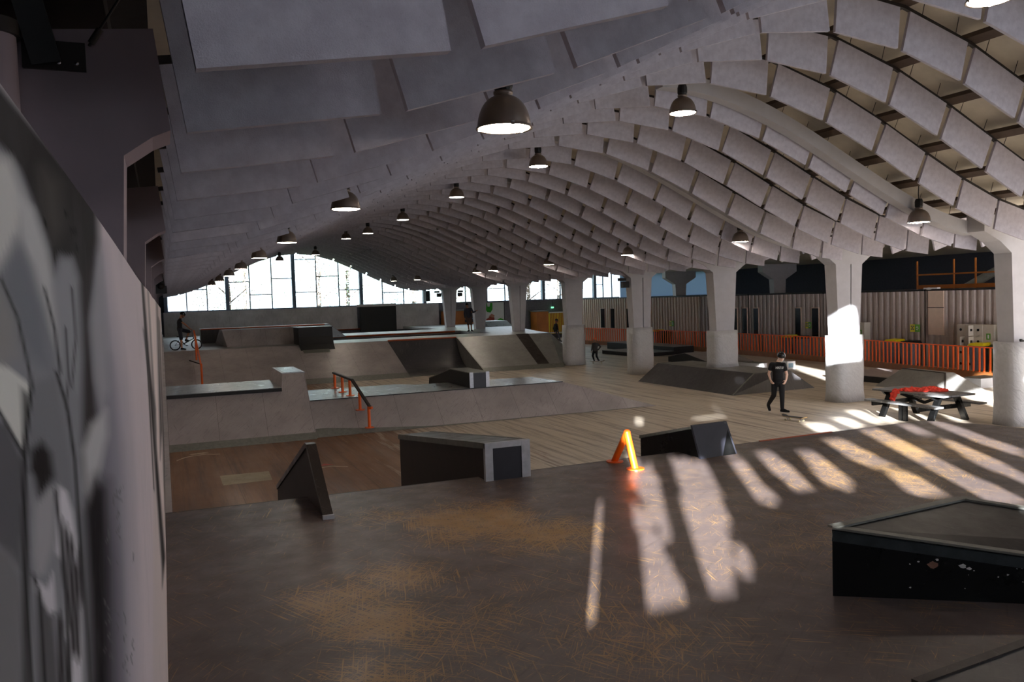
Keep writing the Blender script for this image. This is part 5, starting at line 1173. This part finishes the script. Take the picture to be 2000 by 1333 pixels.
def bmx():
    t = thing('bmx_bicycle', 'small dark stunt bicycle on the lip of the far deck', 'bicycle', (.52, 43.3, LZ), -math.atan2(.52, 43.3))
    rw, fw_, bb, st, hd = Vector((0, 0, .252)), Vector((.97, 0, .252)), Vector((.38, 0, .30)), Vector((.24, 0, .62)), Vector((.82, 0, .66))
    m = MB(); hd2 = Vector((.85, 0, .55))
    for a, c, r in ((bb, st, .017), (st, hd, .018), (bb, hd2, .021), (hd, hd2, .024)): m.tube([a, c], r, 8)
    for s in (-.05, .05):
        m.tube([rw + Vector((0, s, 0)), bb], .010, 6); m.tube([rw + Vector((0, s, 0)), st - Vector((0, 0, .06))], .009, 6)
    m.build('frame', M['black'], t)
    m = MB()
    for s in (-.055, .055): m.tube([fw_ + Vector((0, s, 0)), Vector((.86, s, .53))], .014, 8)
    m.tube([(.86, -.055, .53), (.86, .055, .53)], .016, 8); m.build('fork', M['black'], t)
    for c in (rw, fw_):
        m = MB(); m.torus(c, (0, 1, 0), .228, .026, 30, 8); w_ = m.build('tyre', M['black'], t)
        m = MB(); m.torus(c, (0, 1, 0), .198, .009, 30, 6); m.tube([c - Vector((0, .05, 0)), c + Vector((0, .05, 0))], .022, 8)
        for q in range(12):
            a = q * PI / 6; m.tube([c, c + Vector((math.cos(a) * .2, (.02 if q % 2 else -.02), math.sin(a) * .2))], .0022, 4)
        m.build('wheel_rim', M['chrome'], w_)
    m = MB(); m.tube([(.80, 0, .70), (.79, 0, .76), (.78, .14, .98), (.72, .28, 1.0), (.68, .36, 1.0)], .012, 8); m.tube([(.79, 0, .76), (.78, -.14, .98), (.72, -.28, 1.0), (.68, -.36, 1.0)], .012, 8); m.tube([(.785, -.09, .90), (.785, .09, .90)], .009, 6); m.build('handlebar', M['chrome'], t)
    m = MB(); m.ell((.20, 0, .675), (.13, .05, .026)); m.tube([(.24, 0, .55), (.22, 0, .67)], .013, 8); m.build('saddle', M['black'], t)
    m = MB(); m.torus(bb + Vector((0, -.05, 0)), (0, 1, 0), .062, .006, 20, 6); m.tube([bb + Vector((0, -.07, 0)), bb + Vector((.14, -.07, -.09))], .011, 6); m.tube([bb + Vector((0, .07, 0)), bb + Vector((.15, .07, .11))], .011, 6); m.box(.47, .58, .07, .17, .40, .425); m.box(.47, .58, -.17, -.07, .20, .225); m.build('crankset', M['dark_steel'], t)
bmx()
person('skater in dark top and brown knee-length shorts leaning on the plain far column', (17.55, 48.6, LZ),
    dict(head=(-.08, 0, 1.66), neck=(-.02, 0, 1.50), shL=(-.20, .0, 1.42), shR=(.19, .0, 1.43), elL=(-.24, -.02, 1.12), elR=(.30, -.05, 1.20), wrL=(-.22, -.05, .90), wrR=(.46, -.08, 1.28), hipL=(-.08, 0, .92), hipR=(.12, 0, .92), knL=(-.03, -.03, .48), knR=(.15, 0, .48), anL=(.0, 0, .10), toeL=(-.08, -.15, .045), anR=(.17, .02, .10), toeR=(.24, -.14, .045)),
    (math.radians(-25), 0), dict(skin=M['skin_dark'], shirt=M['navy_cloth'], legs=M['brown_cloth'], shorts=True, helmet=M['helmet_black'], sleeve=1), .018)
person('young rider in black shirt rolling down the right end of the far bank', (20.75, 42.2, 1.04),
    dict(head=(-.21, 0, 1.20), neck=(-.24, 0, 1.07), shL=(-.32, .05, 1.00), shR=(-.20, -.10, 1.00), elL=(-.40, .08, .78), elR=(-.27, -.16, .76), wrL=(-.34, .0, .58), wrR=(-.20, -.2, .60), hipL=(-.26, .06, .66), hipR=(-.20, -.06, .66), knL=(-.20, .10, .42), knR=(-.10, -.08, .36), anL=(-.22, .1, .16), toeL=(-.10, .1, .10), anR=(-.04, -.06, .08), toeR=(.07, -.08, .04)),
    (math.radians(70), .2), dict(skin=M['skin_dark'], shirt=M['black_cloth'], legs=M['denim'], helmet=M['helmet_black'], sleeve=1), .016, .78)
person('child with orange helmet and dark jacket riding a skateboard beside the grooved column', (21.15, 38.9, .02),
    dict(head=(.01, 0, 1.24), neck=(.0, .02, 1.11), shL=(-.13, .02, 1.03), shR=(.14, .02, 1.00), elL=(-.17, .0, .82), elR=(.27, .03, .86), wrL=(-.21, -.04, .66), wrR=(.16, .04, .70), hipL=(-.07, .0, .66), hipR=(.05, .0, .66), knL=(-.15, -.10, .40), knR=(.05, -.12, .38), anL=(-.09, .0, .17), toeL=(-.06, -.13, .145), anR=(.14, .0, .17), toeR=(.19, -.13, .145)),
    (math.radians(150), .1), dict(skin=M['skin_dark'], shirt=M['grey_cloth'], legs=M['black_cloth'], helmet=M['helmet_orange'], sleeve=1), .016, .80)
skateboard('skateboard under the feet of the child with the orange helmet', (21.2, 38.82, 0), -math.atan2(21.15, 38.9) + .1)

# ------------------------------------------------------------------ trees beyond the far windows
leafm = [flat('leaf_green', sr(186, 200, 160), .7), flat('leaf_blue_green', sr(176, 192, 190), .7), flat('leaf_russet', sr(200, 182, 176), .7)]
bark = flat('bark', sr(96, 80, 70), .9)
TL = ['russet-leaved tree', 'pale green tree', 'blue-green tree']
for i, (x, y, h, r, k) in enumerate([(-4, 84, 11, 4.5, 1), (5.5, 80, 13, 4.2, 2), (8, 92, 15, 5, 0), (14, 82, 13, 4.6, 1), (18.5, 90, 14, 5, 0), (23, 80, 11, 4, 1), (29, 85, 12, 4.8, 0), (35.5, 80, 11, 4.4, 2), (42, 86, 12, 5, 1)]):
    t = thing('tree', '%s outside the far windows, %s from the left' % (TL[k], ORD[i]), 'tree', (x, y, 0), 0, 'trees outside the far windows')
    m = MB(); m.tube([(0, 0, 0), (.2, 0, h * .35), (.1, .2, h * .8)], [.28, .2, .06], 8)
    for q in range(7): a = q * 2.4; m.tube([(.15, .05, h * (.3 + q * .06)), (math.cos(a) * r * .6, math.sin(a) * r * .6, h * (.45 + q * .07))], [.08, .02], 5)
    m.build('trunk', bark, t)
    m = MB(); rr = random.Random(i)
    for q in range(3600):
        u = rr.random() ** .45; a = rr.uniform(0, 2 * PI); cz = rr.uniform(-1, 1); sxy = math.sqrt(1 - cz * cz)
        c = Vector((math.cos(a) * sxy * r * u, math.sin(a) * sxy * r * u, h * .56 + cz * h * .42 * u)); s = rr.uniform(.06, .15)
        e1 = Vector((rr.uniform(-1, 1), rr.uniform(-1, 1), rr.uniform(-1, 1))).normalized(); e2 = e1.orthogonal().normalized()
        m.add([c - e1 * s, c + e2 * s * .5, c + e1 * s, c - e2 * s * .5], [(0, 1, 2, 3)])
    m.build('foliage', leafm[k], t)
b = MB(); b.box(-60, 90, 66.3, 160, -.3, -.05); o = b.build('lawn', flat('lawn_green', sr(120, 140, 90), .9)); o['kind'] = 'structure'; o.name = 'ground'

# ------------------------------------------------------------------ view
vs_ = S.view_settings; vs_.view_transform = 'Standard'; vs_.look = 'None'; vs_.gamma = 1; vs_.use_curve_mapping = False; vs_.exposure = 0.28
S.cycles.use_denoising = True; S.cycles.max_bounces = 8; S.cycles.diffuse_bounces = 4; S.cycles.glossy_bounces = 3; S.cycles.transmission_bounces = 3; S.cycles.transparent_max_bounces = 8
S.cycles.sample_clamp_indirect = 6
